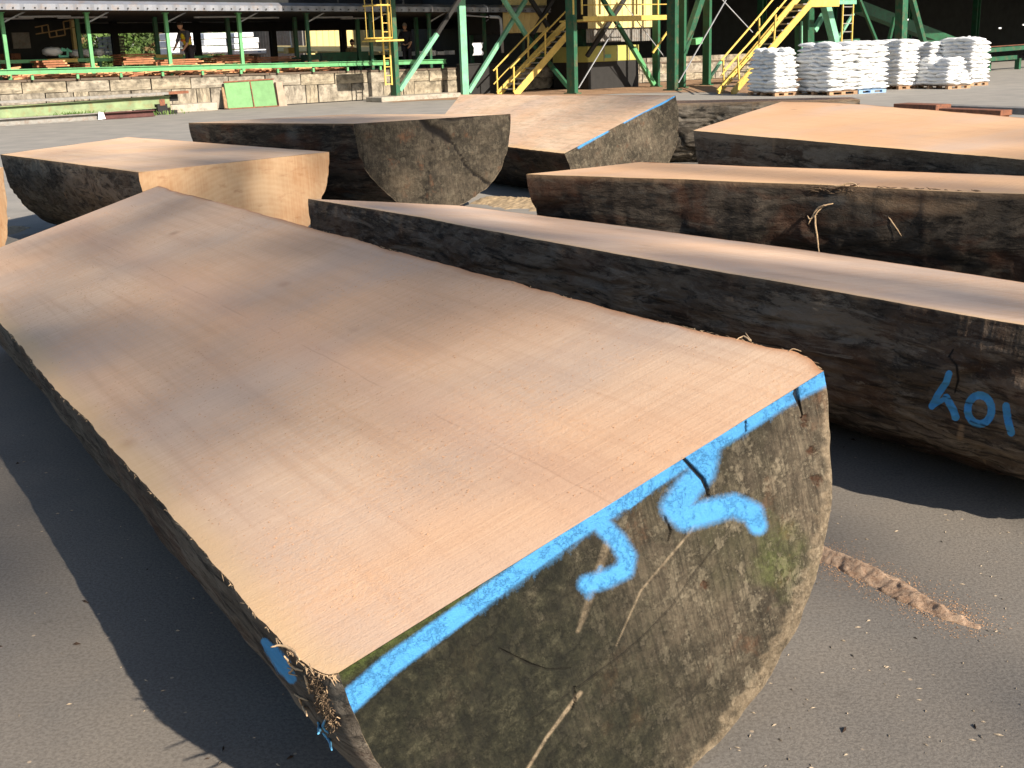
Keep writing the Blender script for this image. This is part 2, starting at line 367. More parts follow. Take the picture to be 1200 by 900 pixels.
# ------------------------------------------------------------------ ground
def m_asphalt():
    m, n = new_mat('asphalt')
    big = n.noise(.35, 4, .5); mid = n.noise(1.6, 6, .6); fine = n.noise(95, 3, .7); st = n.vor(150, out=0)
    c = n.ramp(big, (.35, (.172, .152, .130)), (.65, (.225, .204, .176)))
    c = n.mix(n.ramp(mid, (.42, 0), (.62, .55)), c, (.24, .205, .165))
    c = n.mix(n.ramp(fine, (.40, .45), (.58, 0)), c, (.085, .072, .060))
    c = n.mix(n.ramp(n.noise(140, 2, .6), (.60, 0), (.70, .6)), c, (.27, .235, .19))
    c = n.mix(n.ramp(n.noise(7, 7, .75), (.60, 0), (.68, .4)), c, (.10, .085, .07))
    c = n.mix(n.ramp(n.vor(9, vec=n.map(loc=(.3, 1, 0)), out=0), (.035, .9), (.055, 0)), c, (.44, .34, .24))
    c = n.mix(n.ramp(n.vor(14, vec=n.map((1, 2.5, 1), (0, 0, .6)), out=0), (.03, .7), (.05, 0)), c, (.03, .02, .015))
    # the yard turns to paler worn concrete further off
    sep = n.n.new('ShaderNodeSeparateXYZ'); n.L(n.tc, sep.inputs[0])
    far = n.ramp(n.math('MULTIPLY', n.math('ADD', sep.outputs[1], n.math('MULTIPLY', n.math('SUBTRACT', mid, .5), 5)), .04), (.34, 0), (.56, 1))
    c = n.mix(far, c, n.ramp(mid, (.35, (.24, .225, .20)), (.65, (.30, .275, .24))))
    n.out(c, .93, n.bump(n.math('ADD', n.math('MULTIPLY', fine, .8), n.math('ADD', n.math('MULTIPLY', st, .5), n.math('MULTIPLY', mid, .6))), .2, .005), spec=.22); return m
M['asphalt'] = m_asphalt()
def m_dirt():
    m, n = new_mat('brown_dirt')
    a = n.noise(1.3, 7, .65); b = n.noise(9, 7, .75)
    c = n.ramp(a, (.3, (.20, .115, .065)), (.7, (.33, .21, .13)))
    c = n.mix(n.ramp(b, (.45, 0), (.65, .6)), c, (.42, .27, .15)); c = n.mix(n.ramp(b, (.33, .6), (.42, 0)), c, (.10, .06, .035))
    n.out(c, .95, n.bump(b, .7, .03)); return m
M['dirt'] = m_dirt()
g = MB(); g.add([(-1500, -1500, 0), (1500, -1500, 0), (1500, 1500, 0), (-1500, 1500, 0)], [(0, 1, 2, 3)])
tag(g.build('ground', M['asphalt']), kind='structure')
def patch(name, pts, z, mat, jag=.35, sub=10, seed=0):
    out = []
    for i in range(len(pts)):
        p, q = np.array(pts[i][:2], float), np.array(pts[(i+1) % len(pts)][:2], float)
        for k in range(sub):
            w = p+(q-p)*k/sub; out.append((w[0]+jag*fbm(w[0]*1.3, w[1]*1.3, 0, seed, 3), w[1]+jag*2*fbm(w[0]*1.3, w[1]*1.3, 5, seed+3, 3), z))
    m = MB(); m.add(out, [tuple(range(len(out)))]); o = m.build(name, mat); me = o.data
    if me.polygons[0].normal.z < 0: me.flip_normals()
    return tag(o, kind='structure')

# ------------------------------------------------------------------ half logs
def half_log(name, label, plane, N0, N1, F0, F1, depth, mats, edgeN=None, edgeF=None, amp=.012, bulge=.04, ns=90, nt=46,
             ss=None, ths=None, endk=20, marks=None, sidemarks=None, furrow=0., seed=0, group='sawn half logs lying in the yard',
             edge_amp=.006, back_end='end', power=1., bulgeN=0., enddisp=.004, end_rim=True, top_z=.0015):
    """plane: three (px, py, z) points; N*/F* photo corners of the sawn face on that plane (near edge / far edge; 0 front end, 1 back end)"""
    p = [onz(*q) for q in plane]; n = nz(np.cross(p[1]-p[0], p[2]-p[0])); n = n*np.sign(n[2])
    P = lambda q: onplane(q[0], q[1], p[0], n)
    c = [P(N0), P(N1), P(F0), P(F1)]
    a = nz((c[1]+c[3])-(c[0]+c[2])); u = c[0]-c[2]; u = nz(u-a*(u@a)); nn = np.cross(a, u); s_ = np.sign(nn@n)
    n = nn*s_ ; hand = s_                                             # keep right-handed: local y = hand*u
    ly = np.cross(n, a)                                               # local y axis
    O = (c[0]+c[2])/2-n*depth
    Mw = Matrix([[a[i], ly[i], n[i], O[i]] for i in range(3)]+[[0, 0, 0, 1]])
    R = np.stack([a, ly, n], 1)
    loc = lambda w: (np.asarray(w)-O)@R
    wor = lambda l: O+np.asarray(l)@R.T
    n0, n1, f0, f1 = [loc(q)[:2] for q in c]
    if ss is None: ss = np.linspace(0, 1, ns)
    if ths is None: ths = np.linspace(0, math.pi, nt)
    ns = len(ss)
    def table(px, a0, a1):
        if not px: return None
        q = np.array([loc(P(k))[:2] for k in px]); d = np.array(a1)-a0; L = np.linalg.norm(d); e = d/L; w = np.array([-e[1], e[0]])
        s = (q-a0)@e/L; off = (q-a0)@w; i = np.argsort(s); return s[i], off[i], w
    tN, tF = table(edgeN, n0, n1), table(edgeF, f0, f1)
    def edge(s, a0, a1, t, sd):
        L = np.linalg.norm(a1-a0); e = (a1-a0)/L; w = np.array([-e[1], e[0]])
        off = edge_amp*fbm(s*L*2.2, sd, 0, seed+sd, 3)+edge_amp*.5*fbm(s*L*16, sd, 3, seed+sd, 4)
        if t is not None: off = off+np.interp(s, t[0], t[1])
        return a0[None]+(a1-a0)[None]*s[:, None]+w[None]*off[:, None]
    EN, EF = edge(ss, n0, n1, tN, 1), edge(ss, f0, f1, tF, 2)         # (ns,2)
    root = thing(name, label, 'log', group=group, mat=Mw)
    # sawn top
    tt = np.array([0, .012, .025, .04, .06, .1]+list(np.linspace(.16, .84, 14))+[.9, .94, .96, .975, .988, 1.])
    T = EN[:, None, :]*(1-tt[None, :, None])+EF[:, None, :]*tt[None, :, None]
    Z = depth+.0016*fbm(T[..., 0]*3, T[..., 1]*2, 0, seed, 3)
    Vt = np.concatenate([T, Z[..., None]], -1)
    top = mesh_np('sawn_face', Vt.reshape(-1, 3), grid_faces(ns, 26, flip=(hand > 0)), mats['top'], root, True)
    ed = np.zeros((ns, 26, 3)); wN = np.linalg.norm(T-T[:, :1], axis=-1)+.012*fbm(T[..., 0]*3, T[..., 1]*5, 0, seed+3, 4); wF = np.linalg.norm(T-T[:, -1:], axis=-1)+.006*fbm(T[..., 0]*5, T[..., 1]*5, 0, seed+7, 4)
    ed[..., 0] = np.clip(1.25-wN/.07, 0, 1); ed[..., 1] = np.clip(1.2-wF/.018, 0, 1); attr(top, 'edge', ed.reshape(-1, 3))
    # flank
    th = ths; t = (1-np.cos(th))/2
    ex = 1+bulge*np.sin(th)**2+bulgeN*np.sin(th)*(th < math.pi/2)*np.clip(np.cos(th)*4, 0, 1)
    base = EN[:, None, :]*(1-t[None, :, None])+EF[:, None, :]*t[None, :, None]
    mid = (EN+EF)/2
    B2 = mid[:, None, :]+(base-mid[:, None, :])*ex[None, :, None]
    sn = np.sin(th)**power
    X = B2[..., 0]; Y = B2[..., 1]; Zs = depth*(1-sn)[None, :]+0*X
    wid = np.abs(EN[:, 1]-EF[:, 1])/2
    env = np.clip(np.sin(th)*3.5, 0, 1)[None, :]
    arc = th[None, :]*wid[:, None]
    dsp = amp*(fbm(X*1.3, arc*3, 0, seed+5, 4)+.5*fbm(X*5, arc*14, 2, seed+6, 4))
    if furrow: dsp = dsp-furrow*np.clip(1-np.abs(fbm(X*2.2, arc*9, 4, seed+9, 3))*3, 0, 1)
    sgn = np.sign(EN[:, 1]-EF[:, 1])[:, None]
    Yd = Y+sgn*np.cos(th)[None, :]*dsp*env; Zd = Zs-np.sin(th)[None, :]*dsp*env
    Xd = X
    Vs = np.stack([Xd, Yd, Zd], -1)
    side = mesh_np('flank', Vs.reshape(-1, 3), grid_faces(ns, len(th), flip=(hand < 0)), mats['side'], root, True)
    mk = np.zeros((ns*len(th), 3))
    fe = fbm(X*40, arc*3, 0, seed+2, 2)
    edge_band = np.clip(1-(np.minimum(arc, (math.pi-th)[None, :]*wid[:, None]))/(.012+.01*fe), 0, 1)
    mk[:, 2] = edge_band.ravel()*.5
    if sidemarks: sidemarks(wor(Vs.reshape(-1, 3)), Vs.reshape(-1, 3), mk)
    attr(side, 'mark', mk)
    # ends
    for idx, nm, mt in ((0, 'front_end', mats['end']), (-1, 'back_end', mats.get('end2', mats['end']))):
        kk = np.linspace(0, 1, endk if idx == 0 else 8)
        topc = np.stack([base[idx, :, 0], base[idx, :, 1], np.full(len(th), depth)], -1)
        rim = Vs[idx]
        G = topc[:, None, :]*(1-kk[None, :, None])+rim[:, None, :]*kk[None, :, None]
        if idx == 0 and endk > 30:
            G[..., 0] += enddisp*fbm(G[..., 1]*9, G[..., 2]*9, 0, seed+8, 5)*np.clip((1-kk)*12, 0, 1)[None, :]*np.clip(kk*20, 0, 1)[None, :]
        flip = (hand > 0) if idx == 0 else (hand < 0)
        e = mesh_np(nm, G.reshape(-1, 3), grid_faces(len(th), len(kk), flip=not flip), mt, root, True)
        m1 = np.zeros((G.shape[0]*G.shape[1], 3)); m2 = np.zeros_like(m1)
        if end_rim:
            rw = np.linalg.norm(rim[:, None, :]-G, axis=-1); wv = .006+.004*fbm(th*9, 0, 0, seed+4, 3)[:, None]
            m1[:, 2] = np.clip(1-(rw/np.maximum(wv, .003))**2, 0, 1).ravel()*.8
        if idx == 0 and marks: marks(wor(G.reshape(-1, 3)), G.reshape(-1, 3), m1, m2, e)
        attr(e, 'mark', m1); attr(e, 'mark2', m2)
    return root, dict(loc=loc, wor=wor, P=P, EN=EN, EF=EF, depth=depth, R=R, O=O)

def px_of(Wp):
    v = Wp-EYE; d = v@CF
    return 600+F_PX*(v@CR)/d, 450-F_PX*(v@CU)/d
def stroke(px, py, pts, mk, ch, soft=.25, gain=1.):
    """pts: (x, y, width) polyline; sprayed line with feathered sides"""
    d, par = seg_dist(px, py, pts); w = np.interp(par, range(len(pts)), [q[2] for q in pts])/2
    v = gain*(1-smooth_step(w*(1-soft), w*(1+soft), d)); mk[:, ch] = np.maximum(mk[:, ch], v)

# --- the big one in front
q0, nS = 1.22, nz([-.234, -.137, .962])
def zslab(x, y):
    r = ray(x, y); return float((EYE-q0/(nS@r)*r)[2])
pl = [(x, y, zslab(x, y)) for x, y in ((395, 790), (960, 440), (185, 218))]
A3, B3, D3 = [onz(*q) for q in pl]
FLc = D3+(A3-B3); fl = proj(FLc)
MAIN_D = float(((A3+B3)/2)[2])/nS[2]*1.005
def marks_main(Wp, Lp, m1, m2, e):
    x, y = px_of(Wp)
    S = lambda pts, w: [(a, b, w) for a, b in pts]
    line = [(385, 846, 22), (401, 829, 26), (457, 779, 24), (527, 729, 22), (597, 678, 20), (667, 628, 20), (713, 596, 24), (751, 569, 23), (797, 541, 22), (853, 506, 25), (900, 476, 25), (933, 455, 26), (966, 437, 29)]
    stroke(x, y, line, m1, 0, .45)
    fuzz = np.clip(1-(seg_dist(x, y, line)[0]-10)/(9+5*fbm(x*.35, y*.02, 0, 3, 2)), 0, 1)*.38*(x > 560); m1[:, 0] = np.maximum(m1[:, 0], fuzz)
    stroke(x, y, S([(700, 598), (706, 616), (724, 634), (735, 652), (732, 668), (712, 678), (688, 685)], 20), m1, 0, .8)
    stroke(x, y, [(704, 665, 6), (697, 680, 12), (690, 697, 12)], m1, 0, .8, .45)
    stroke(x, y, [(828, 508, 30), (829, 530, 27), (823, 553, 28), (806, 573, 30), (793, 594, 34), (803, 607, 28), (830, 600, 27), (860, 592, 25), (882, 602, 25), (888, 616, 20)], m1, 0, .7)
    stroke(x, y, [(735, 590, 14), (760, 567, 20), (779, 558, 14)], m1, 0, .3)
    # cracks and scratches
    stroke(x, y, [(796, 532, 2.2), (812, 549, 3.8), (824, 562, 4.2), (829, 574, 3.4), (830, 582, 2)], m1, 1, .5)
    stroke(x, y, [(830, 582, 3), (826, 596, 3), (807, 626, 2.8), (785, 652, 2.6), (751, 692, 2.2), (722, 757, 1.4)], m1, 2, .5, .7)
    stroke(x, y, [(680, 812, 5), (660, 838, 4), (640, 865, 3.4), (617, 903, 3)], m1, 2, .5, .9)
    stroke(x, y, [(713, 632, 8), (700, 674, 9), (685, 720, 7), (677, 740, 4)], m1, 2, .6, .55)
    stroke(x, y, [(838, 640, 1.5), (812, 674, 2), (788, 710, 1.8), (755, 745, 2), (732, 765, 2), (675, 808, 2), (615, 848, 1.4)], m1, 1, .6, .42)
    stroke(x, y, [(585, 760, 1.4), (600, 768, 2.4), (622, 779, 3), (642, 785, 1.6), (668, 783, 1.2)], m1, 1, .6, .5)
    stroke(x, y, [(673, 806, 3), (674, 822, 2), (670, 833, 1)], m1, 1, .6, .8)
    stroke(x, y, [(874, 494, 1.6), (874, 506, 1.2)], m1, 1, .5, .8)
    stroke(x, y, [(934, 448, 2.4), (933, 462, 6), (938, 478, 1.6), (941, 490, 1.6)], m1, 1, .5, .95)
    stroke(x, y, [(778, 604, 1.2), (786, 622, 1.6), (783, 634, 1)], m1, 1, .6, .8)
    for (hx, hy, r) in ((944, 493, 8), (952, 529, 7), (957, 563, 8), (826, 686, 6)):
        d = np.hypot((x-hx), (y-hy)*.8)+3*fbm(x*.2, y*.2, 0, 5, 3); m2[:, 1] = np.maximum(m2[:, 1], 1-smooth_step(r*.4, r, d))
    m2[:, 0] = np.clip(1.1-np.hypot((x-912)/30, (y-655)/52)+.35*fbm(x*.05, y*.05, 0, 7, 4), 0, 1)*.5
    m2[:, 0] = np.maximum(m2[:, 0], np.clip(1-np.hypot((x-846)/16, (y-518)/9), 0, 1))
    dl = seg_dist(x, y, [(395, 790), (690, 597), (700, 590)])[0]
    m2[:, 0] = np.maximum(m2[:, 0], .75*np.clip(1-dl/16, 0, 1)*(x < 700))
    rimx = np.interp(y, [430, 500, 560, 620, 680, 740, 800, 860, 900], [962, 971, 972, 962, 945, 916, 880, 838, 805])
    m1[:, 2] = np.maximum(m1[:, 2], .6*(1-smooth_step(0, 8, rimx-x+5*fbm(y*.10, 0, 0, 4, 4))))  # pale bark rim, with its sunlit side surface painted in
    wx = x+40*fbm(x*.012, y*.012, 0, 61, 4); m2[:, 2] = np.clip(1-smooth_step(600, 960, wx-.25*(y-700)), 0, 1)*(1-.4*(y < 620)); m2[:, 2] = np.maximum(m2[:, 2], .55*np.clip(1-seg_dist(x, y, [(560, 720), (760, 580), (900, 492)])[0]/34, 0, 1))  # dark greenish stain on the left, with tree shade painted in
    # real relief
    co = np.empty(len(Lp)*3); e.data.vertices.foreach_get('co', co); co = co.reshape(-1, 3)
    co[:, 0] += .006*m1[:, 1]+.006*m2[:, 1]; e.data.vertices.foreach_set('co', co.ravel())
EN_px = [(395, 790), (384, 792), (360, 783), (336, 762), (300, 720), (252, 661), (198, 601), (150, 547), (108, 498), (63, 457), (30, 414), (0, 378)]
EF_px = [(960, 434), (950, 423), (927, 412), (869, 398), (789, 379.5), (722, 364), (651, 344), (589, 328), (500, 304), (420, 281), (340, 260), (250, 236), (185, 218)]
sM = np.concatenate([np.linspace(0, .12, 60), np.linspace(.12, 1, 170)[1:]])
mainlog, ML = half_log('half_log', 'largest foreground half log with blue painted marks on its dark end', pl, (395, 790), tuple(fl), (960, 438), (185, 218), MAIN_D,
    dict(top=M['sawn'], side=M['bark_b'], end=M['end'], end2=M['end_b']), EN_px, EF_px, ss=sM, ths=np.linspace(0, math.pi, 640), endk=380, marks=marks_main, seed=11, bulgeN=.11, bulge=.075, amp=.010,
    sidemarks=lambda Wp, Lp, mk: (lambda x, y: stroke(x, y, [(310, 752, 10), (320, 764, 17), (333, 782, 20), (342, 796, 12)], mk, 0, .9, .85))(*px_of(Wp)))

# --- log with the sprayed number
def marks_401(Wp, Lp, mk):
    x, y = px_of(Wp); front = ((Wp-EYE)@CF) < 5.0
    m0 = np.zeros((len(x), 3))
    S = lambda pts, w: [(a, b, w) for a, b in pts]
    stroke(x, y, S([(1112, 438), (1109, 448), (1100, 461), (1092, 476)], 8), m0, 0, .4)
    stroke(x, y, S([(1092, 476), (1104, 469)], 6), m0, 0, .4); stroke(x, y, S([(1109, 466), (1117, 480), (1120, 489)], 9), m0, 0, .4)
    ell = [(1148+14*math.cos(t), 480+17*math.sin(t)) for t in np.linspace(0, 2*math.pi, 20)]
    stroke(x, y, S(ell, 9), m0, 0, .4); stroke(x, y, S([(1179, 476), (1181, 492), (1185, 507)], 9), m0, 0, .45)
    stroke(x, y, [(1117, 410, 2), (1112, 418, 2.5), (1121, 428, 3), (1123, 445, 3), (1119, 460, 2)], m0, 1, .5)
    stroke(x, y, [(1125, 512, 8), (1127, 500, 6)], m0, 2, .5, .6)
    for k in range(46):
        a = rng.uniform(700, 1200); b = 340+(a-700)*.22+rng.uniform(20, 130); L = rng.uniform(14, 70)
        stroke(x, y, [(a, b, 1), (a+L*.5, b+L*.12+rng.uniform(-3, 3), 2.2), (a+L, b+L*.24, .8)], m0, 1, .6, .8)
    mk[front] = np.maximum(mk[front], m0[front])
near = [(1330, 403), (1200, 381), (967, 340), (800, 311), (647, 284), (570, 270), (493, 254.5), (361, 233)]
far_ = [(1330, 348), (1200, 331), (1000, 301), (800, 274), (723, 264), (647, 254.5), (539, 241), (440, 236)]
s401 = np.unique(np.concatenate([np.linspace(0, .05, 10), np.linspace(.05, .15, 230), np.linspace(.15, 1, 180)]))
log401, L4 = half_log('half_log', 'long half log with a small blue sprayed number on its shaded flank', [(1200, 381, .72), (361, 233, .68), (1200, 331, .57)], near[0], near[-1], far_[0], far_[-1], .62,
    dict(top=M['sawn_b'], side=M['bark_c2'] if 'bark_c2' in M else M['bark'], end=M['end_b']), near, far_, ss=s401, ths=np.concatenate([np.linspace(0, 1.35, 170), np.linspace(1.35, math.pi, 50)[1:]]), sidemarks=marks_401, seed=21, amp=.022, bulge=.03, furrow=.012)

# --- others
def side3(Wp, Lp, mk):
    x, y = px_of(Wp); stroke(x, y, [(985, 226, 7), (1040, 238, 14), (1100, 245, 16), (1140, 240, 10)], mk, 2, .5, .35)
log3, L3 = half_log('half_log', 'half log with black flank and pale hanging bark fibres, behind the numbered one', [(617, 204, .82), (1200, 228, .82), (750, 190, .82)],
    (617, 204), (1340, 234), (750, 190), (1340, 211), .80, dict(top=M['sawn_c'], side=M['bark_c'], end=M['end_b']),
    [(617, 204), (690, 207), (800, 210), (975, 217.5), (1125, 225), (1200, 227.5), (1340, 234)], None, ns=220, nt=80, seed=31, amp=.035, furrow=.02, bulge=.02, sidemarks=side3)
log4, L5 = half_log('half_log', 'wide orange topped half log farthest right, in front of the white sacks', [(812, 153, .85), (1200, 187, .85), (916, 119, 1.0)],
    (812, 153), (1340, 200), (916, 119), (1340, 148), .80, dict(top=M['sawn_c'], side=M['bark'], end=M['end_b']), None,
    [(916, 119), (960, 120), (1010, 122.5), (1100, 130), (1200, 138), (1340, 148)], ns=160, nt=70, seed=41, amp=.03, furrow=.015, bulge=.0, power=.75)
v1, v2 = ray(-395, 106), ray(3105, -1098)
n5 = nz(np.cross(v1, v2)); n5 *= np.sign(n5[2])
def solve_scale(pa, pb, nrm, k=1.03):
    ra, rb = ray(*pa), ray(*pb); lo, hi = .2, 6
    for _ in range(60):
        q = (lo+hi)/2; A = EYE-q/(nrm@ra)*ra; B = EYE-q/(nrm@rb)*rb
        if (A+B)[2]/2 > k*np.linalg.norm(A-B)/2*nrm[2]: lo = q
        else: hi = q
    return q
q5 = solve_scale((661, 180), (791, 112), n5)
def z5(x, y): r = ray(x, y); return float((EYE-q5/(n5@r)*r)[2])
print('log5', q5, n5, z5(661, 180), z5(791, 112), onz(661, 180, z5(661, 180)), onz(791, 112, z5(791, 112)), z5(560,111))
def marks5(Wp, Lp, m1, m2, e):
    x, y = px_of(Wp)
    stroke(x, y, [(731, 142, 5), (752, 130, 6), (775, 121, 3.5), (790, 113, 2)], m1, 0, .4)
    stroke(x, y, [(678, 173, 3), (696, 162, 4), (712, 154, 3)], m1, 0, .6, .8)
mid5 = (onz(661, 180, z5(661, 180))+onz(791, 112, z5(791, 112)))/2
log5, L6 = half_log('half_log', 'half log tipped forward with stained top and thin blue line along its brown end', [(661, 180, z5(661, 180)), (791, 112, z5(791, 112)), (560, 111, z5(560, 111))],
    (661, 180), (500, 160), (791, 112), (540, 110.8), float(mid5[2]/n5[2])*.98, dict(top=M['sawn_d'], side=M['bark_c'], end=M['end_c']), None, None, ns=110, nt=90, endk=60, marks=marks5, seed=51, amp=.02, bulge=.03)
def marks6(Wp, Lp, m1, m2, e):
    x, y = px_of(Wp)
    stroke(x, y, [(494, 140, 6), (503, 150, 9), (517, 156, 11), (526, 164, 8)], m1, 1, .6)
    stroke(x, y, [(526, 164, 3), (532, 170, 1.6), (537, 179, 2.6), (541, 184, 1.4), (544, 193, 2.6), (551, 199, 1.6), (556, 205, 3), (562, 207, 2), (568, 213, 3.5), (575, 216, 3)], m1, 1, .5)
    stroke(x, y, [(508, 152, 1.2), (506, 180, 1.3), (502, 212, 1.6), (500, 236, 1.2)], m1, 1, .6, .8)
    stroke(x, y, [(500, 136, 2), (530, 141, 3), (560, 136, 2)], m1, 1, .6, .7)
    m1[:, 2] = np.maximum(m1[:, 2], .35*np.clip(1-np.hypot((x-470)/30, (y-215)/24), 0, 1)); co = np.empty(len(Lp)*3); e.data.vertices.foreach_get('co', co); co = co.reshape(-1, 3)
    co[:, 0] += .010*m1[:, 1]; e.data.vertices.foreach_set('co', co.ravel())
log6, L7 = half_log('half_log', 'dark half log with a jagged crack down its brown end, centre left', [(412, 145, .93), (221, 144, .93), (598, 133, .93)],
    (414, 145), (221, 144), (598, 133.5), (400, 134.2), .92, dict(top=M['sawn_e'], side=M['bark_c'], end=M['end_b']), None, None, ns=110, nt=120, endk=110, marks=marks6, seed=61, amp=.025, bulge=.05, enddisp=.012)
logL, L8 = half_log('half_log', 'pale half log with a freshly cut yellow end, left behind the foreground one', [(162, 202, .80), (0, 181, .80), (386, 178, .80)],
    (162, 202), (0, 181), (386, 178), (150, 160.5), .79, dict(top=M['sawn_e'], side=M['bark_d'], end=M['fresh'], end2=M['end_b']), [(162, 202), (95, 193), (40, 186), (0, 181)], None, ns=110, nt=80, endk=40, seed=71, amp=.008, furrow=.012, edge_amp=.003, bulge=.02, end_rim=False)

# ------------------------------------------------------------------ yard frame: u along the loading dock, v away from the yard, z up
UU = np.array([.8, .6, 0]); VV = np.array([-.6, .8, 0]); OO = np.array([-4.57, 41.48, 0]); RZ = math.atan2(.6, .8)
def uvw(u, v, z=0): return OO+u*UU+v*VV+np.array([0, 0, z])
def bp(x, y, v):
    r = ray(x, y); t = ((OO+v*VV-EYE)@VV)/(r@VV); w = EYE+t*r; return float((w-OO)@UU), float(w[2])
def guv(x, y, z=0): w = onz(x, y, z); return float((w-OO)@UU), float((w-OO)@VV)
class Th:
    """a thing standing in the yard frame; its parts are given in u, v, z"""
    def __init__(s, name, label, cat, u, v, z=0, group=None):
        s.o = np.array([u, v, z], float); s.root = thing(name, label, cat, tuple(uvw(u, v, z)), RZ, group)
    def part(s, mb, name, mat, parent=None, **k):
        mb.v = [tuple(np.array(p)-s.o) for p in mb.v]; return mb.build(name, mat, parent or s.root, **k)
def slope(u): return -.014*u

# dock wall of big blocks
T = Th('retaining_wall', 'low loading dock wall of stained concrete blocks under the green rail', 'wall', -6, 0)
bvar = []
for k in range(6):
    m = MB(); r = random.Random(k)
    nx, nzz = 6, 4
    vs = []; fs = []
    for i in range(nx+1):
        for j in range(nzz+1):
            edge = (i in (0, nx)) + (j in (0, nzz))
            vs.append((i/nx, (.028 if edge else 0)+r.uniform(-.006, .006)-(0 if edge else .004), j/nzz))
    for i in range(nx):
        for j in range(nzz):
            a = i*(nzz+1)+j; fs.append((a, a+nzz+1, a+nzz+2, a+1))
    b0 = len(vs); vs += [(0, .5, 0), (1, .5, 0), (1, .5, 1), (0, .5, 1)]
    c00, c10, c11, c01 = 0, nx*(nzz+1), nx*(nzz+1)+nzz, nzz
    fs += [(c00, c01, b0+3, b0), (c10, b0+1, b0+2, c11), (c01, c11, b0+2, b0+3)]
    m.add(vs, fs); bvar.append(m.mesh('block', M['block']))
def block(u0, u1, z0, z1, v, parent, off, k):
    g_ = .016; j = random.uniform(-.02, .02)
    return inst(bvar[k % 6], 'block', parent, (u0+g_-off[0], v+j-off[1], z0+g_*.6-off[2]), (0, 0, random.uniform(-.006, .006)), (u1-u0-2*g_, 1, z1-z0-g_*1.2))
M['concrete_dark'] = m_plain('dark_coping', (.10, .075, .055), .9, .3, 5)
k = 0
for i in range(-9, 28):
    u0 = -11.14+1.25*i-.03
    zt = 1.07+slope(u0+11)-.0; zm = .74+slope(u0+11)*1.2; zb = .0
    if u0 < 20: block(u0, u0+1.25, max(zm, .3), zt, 0, T.root, T.o, k); k += 1
    u2 = u0+.62; sp = [(u2, u2+1.25)] if i % 3 else [(u2, u2+.8), (u2+.8, u2+1.25)]
    for a, b in sp:
        if a < 20: block(a, b, .02, max(zm, .3), .015, T.root, T.o, k+2); k += 1
m = MB(); m.box((-24, .06, 0), (21, .55, .35)); m.box((-24, .1, .3), (21, .5, .62)); T.part(m, 'backfill', M['dark'])
m = MB()
for i in range(30):
    u0 = -23+i*1.5; m.hexa([(u0, .0, 1.075+slope(u0+11)), (u0+1.48, .0, 1.055+slope(u0+11)), (u0+1.48, .6, 1.055+slope(u0+11)), (u0, .6, 1.075+slope(u0+11)), (u0, .0, 1.135+slope(u0+11)), (u0+1.48, .0, 1.115+slope(u0+11)), (u0+1.48, .6, 1.115+slope(u0+11)), (u0, .6, 1.135+slope(u0+11))])
T.part(m, 'coping', M['concrete_dark'])
# dock floor
m = MB(); m.hexa([(-26, .5, .4), (21, .5, .1), (21, 34, .1), (-26, 34, .4), (-26, .5, 1.2), (21, .5, .70), (21, 34, .70), (-26, 34, 1.2)])
m.v = [tuple(uvw(*p)) for p in m.v]; tag(m.build('dock_floor', M['dirt']), kind='structure')
zd = lambda u: 1.2-(u+26)*.5/47                                    # height of the dock floor

# green rail along the dock edge
T = Th('guard_rail', 'bright green channel rail along the edge of the loading dock', 'rail', -6, -.1, 1)
m = MB(); m.ibeam((-24, -.12, 1.53), (3.2, -.12, 1.165), .12, .15, .02); m.box((-24, -.19, 0), (-24, -.19, 0)); T.part(m, 'rail', M['green'])
for i in range(-8, 13):
    u = -10.88+1.27*i; m = MB(); m.box((u-.035, -.12, 1.13+slope(u+11)), (u+.035, -.05, 1.262+slope(u+11))); T.part(m, 'support', M['green'])
T = Th('conveyor_rail', 'second green rail with yellow painted stretches behind the dock edge', 'rail', -10, 3, 1)
m = MB(); m.bar((-24, 2.6, 1.75), (-9.6, 2.6, 1.63), .14, .1); m.bar((-8.7, 2.6, 1.62), (-3, 2.6, 1.56), .14, .1); T.part(m, 'rail', M['green'])
m = MB(); m.bar((-9.6, 2.6, 1.63), (-8.7, 2.6, 1.62), .15, .11); T.part(m, 'yellow_rail', M['yellow'])
m = MB(); m.bar((-6.2, 2.58, 1.66), (-5.3, 2.58, 1.65), .15, .1); T.part(m, 'yellow_rail', M['yellow'])
for u in range(-22, -2, 2): m = MB(); m.box((u-.05, 2.55, 1), (u+.05, 2.65, 1.6)); T.part(m, 'support', M['green_dark'])

# shed over the dock
T = Th('dock_shed', 'long open shed with grey sheet fascia on slender green posts', 'shed', -6, 0, 1)
NU = 300
us = np.linspace(-24, 12, NU); V_ = []; F_ = []
for i, u in enumerate(us):
    o = .03 if (i//2) % 2 else 0; z = 3.12+slope(u+11)
    V_ += [(u, -.62-o, z-.13), (u, -.62-o, z+.03), (u, -.40-o, z+.13)]
for i in range(NU-1):
    a = i*3; F_ += [(a, a+3, a+4, a+1), (a+1, a+4, a+5, a+2)]
m = MB(); m.add(V_, F_); T.part(m, 'fascia', M['roof_steel'])
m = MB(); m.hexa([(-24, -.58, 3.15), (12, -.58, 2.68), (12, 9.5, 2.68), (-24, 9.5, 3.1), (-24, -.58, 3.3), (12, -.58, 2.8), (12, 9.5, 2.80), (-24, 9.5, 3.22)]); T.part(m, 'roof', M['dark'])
m = MB()
for i in range(150):
    u = -20+i*.29
    if u < 11: z = 3.03+slope(u+11); m.box((u-.02, -.668, z), (u+.02, -.655, z+.035))
T.part(m, 'fixing', M['dark'], kind='stuff')
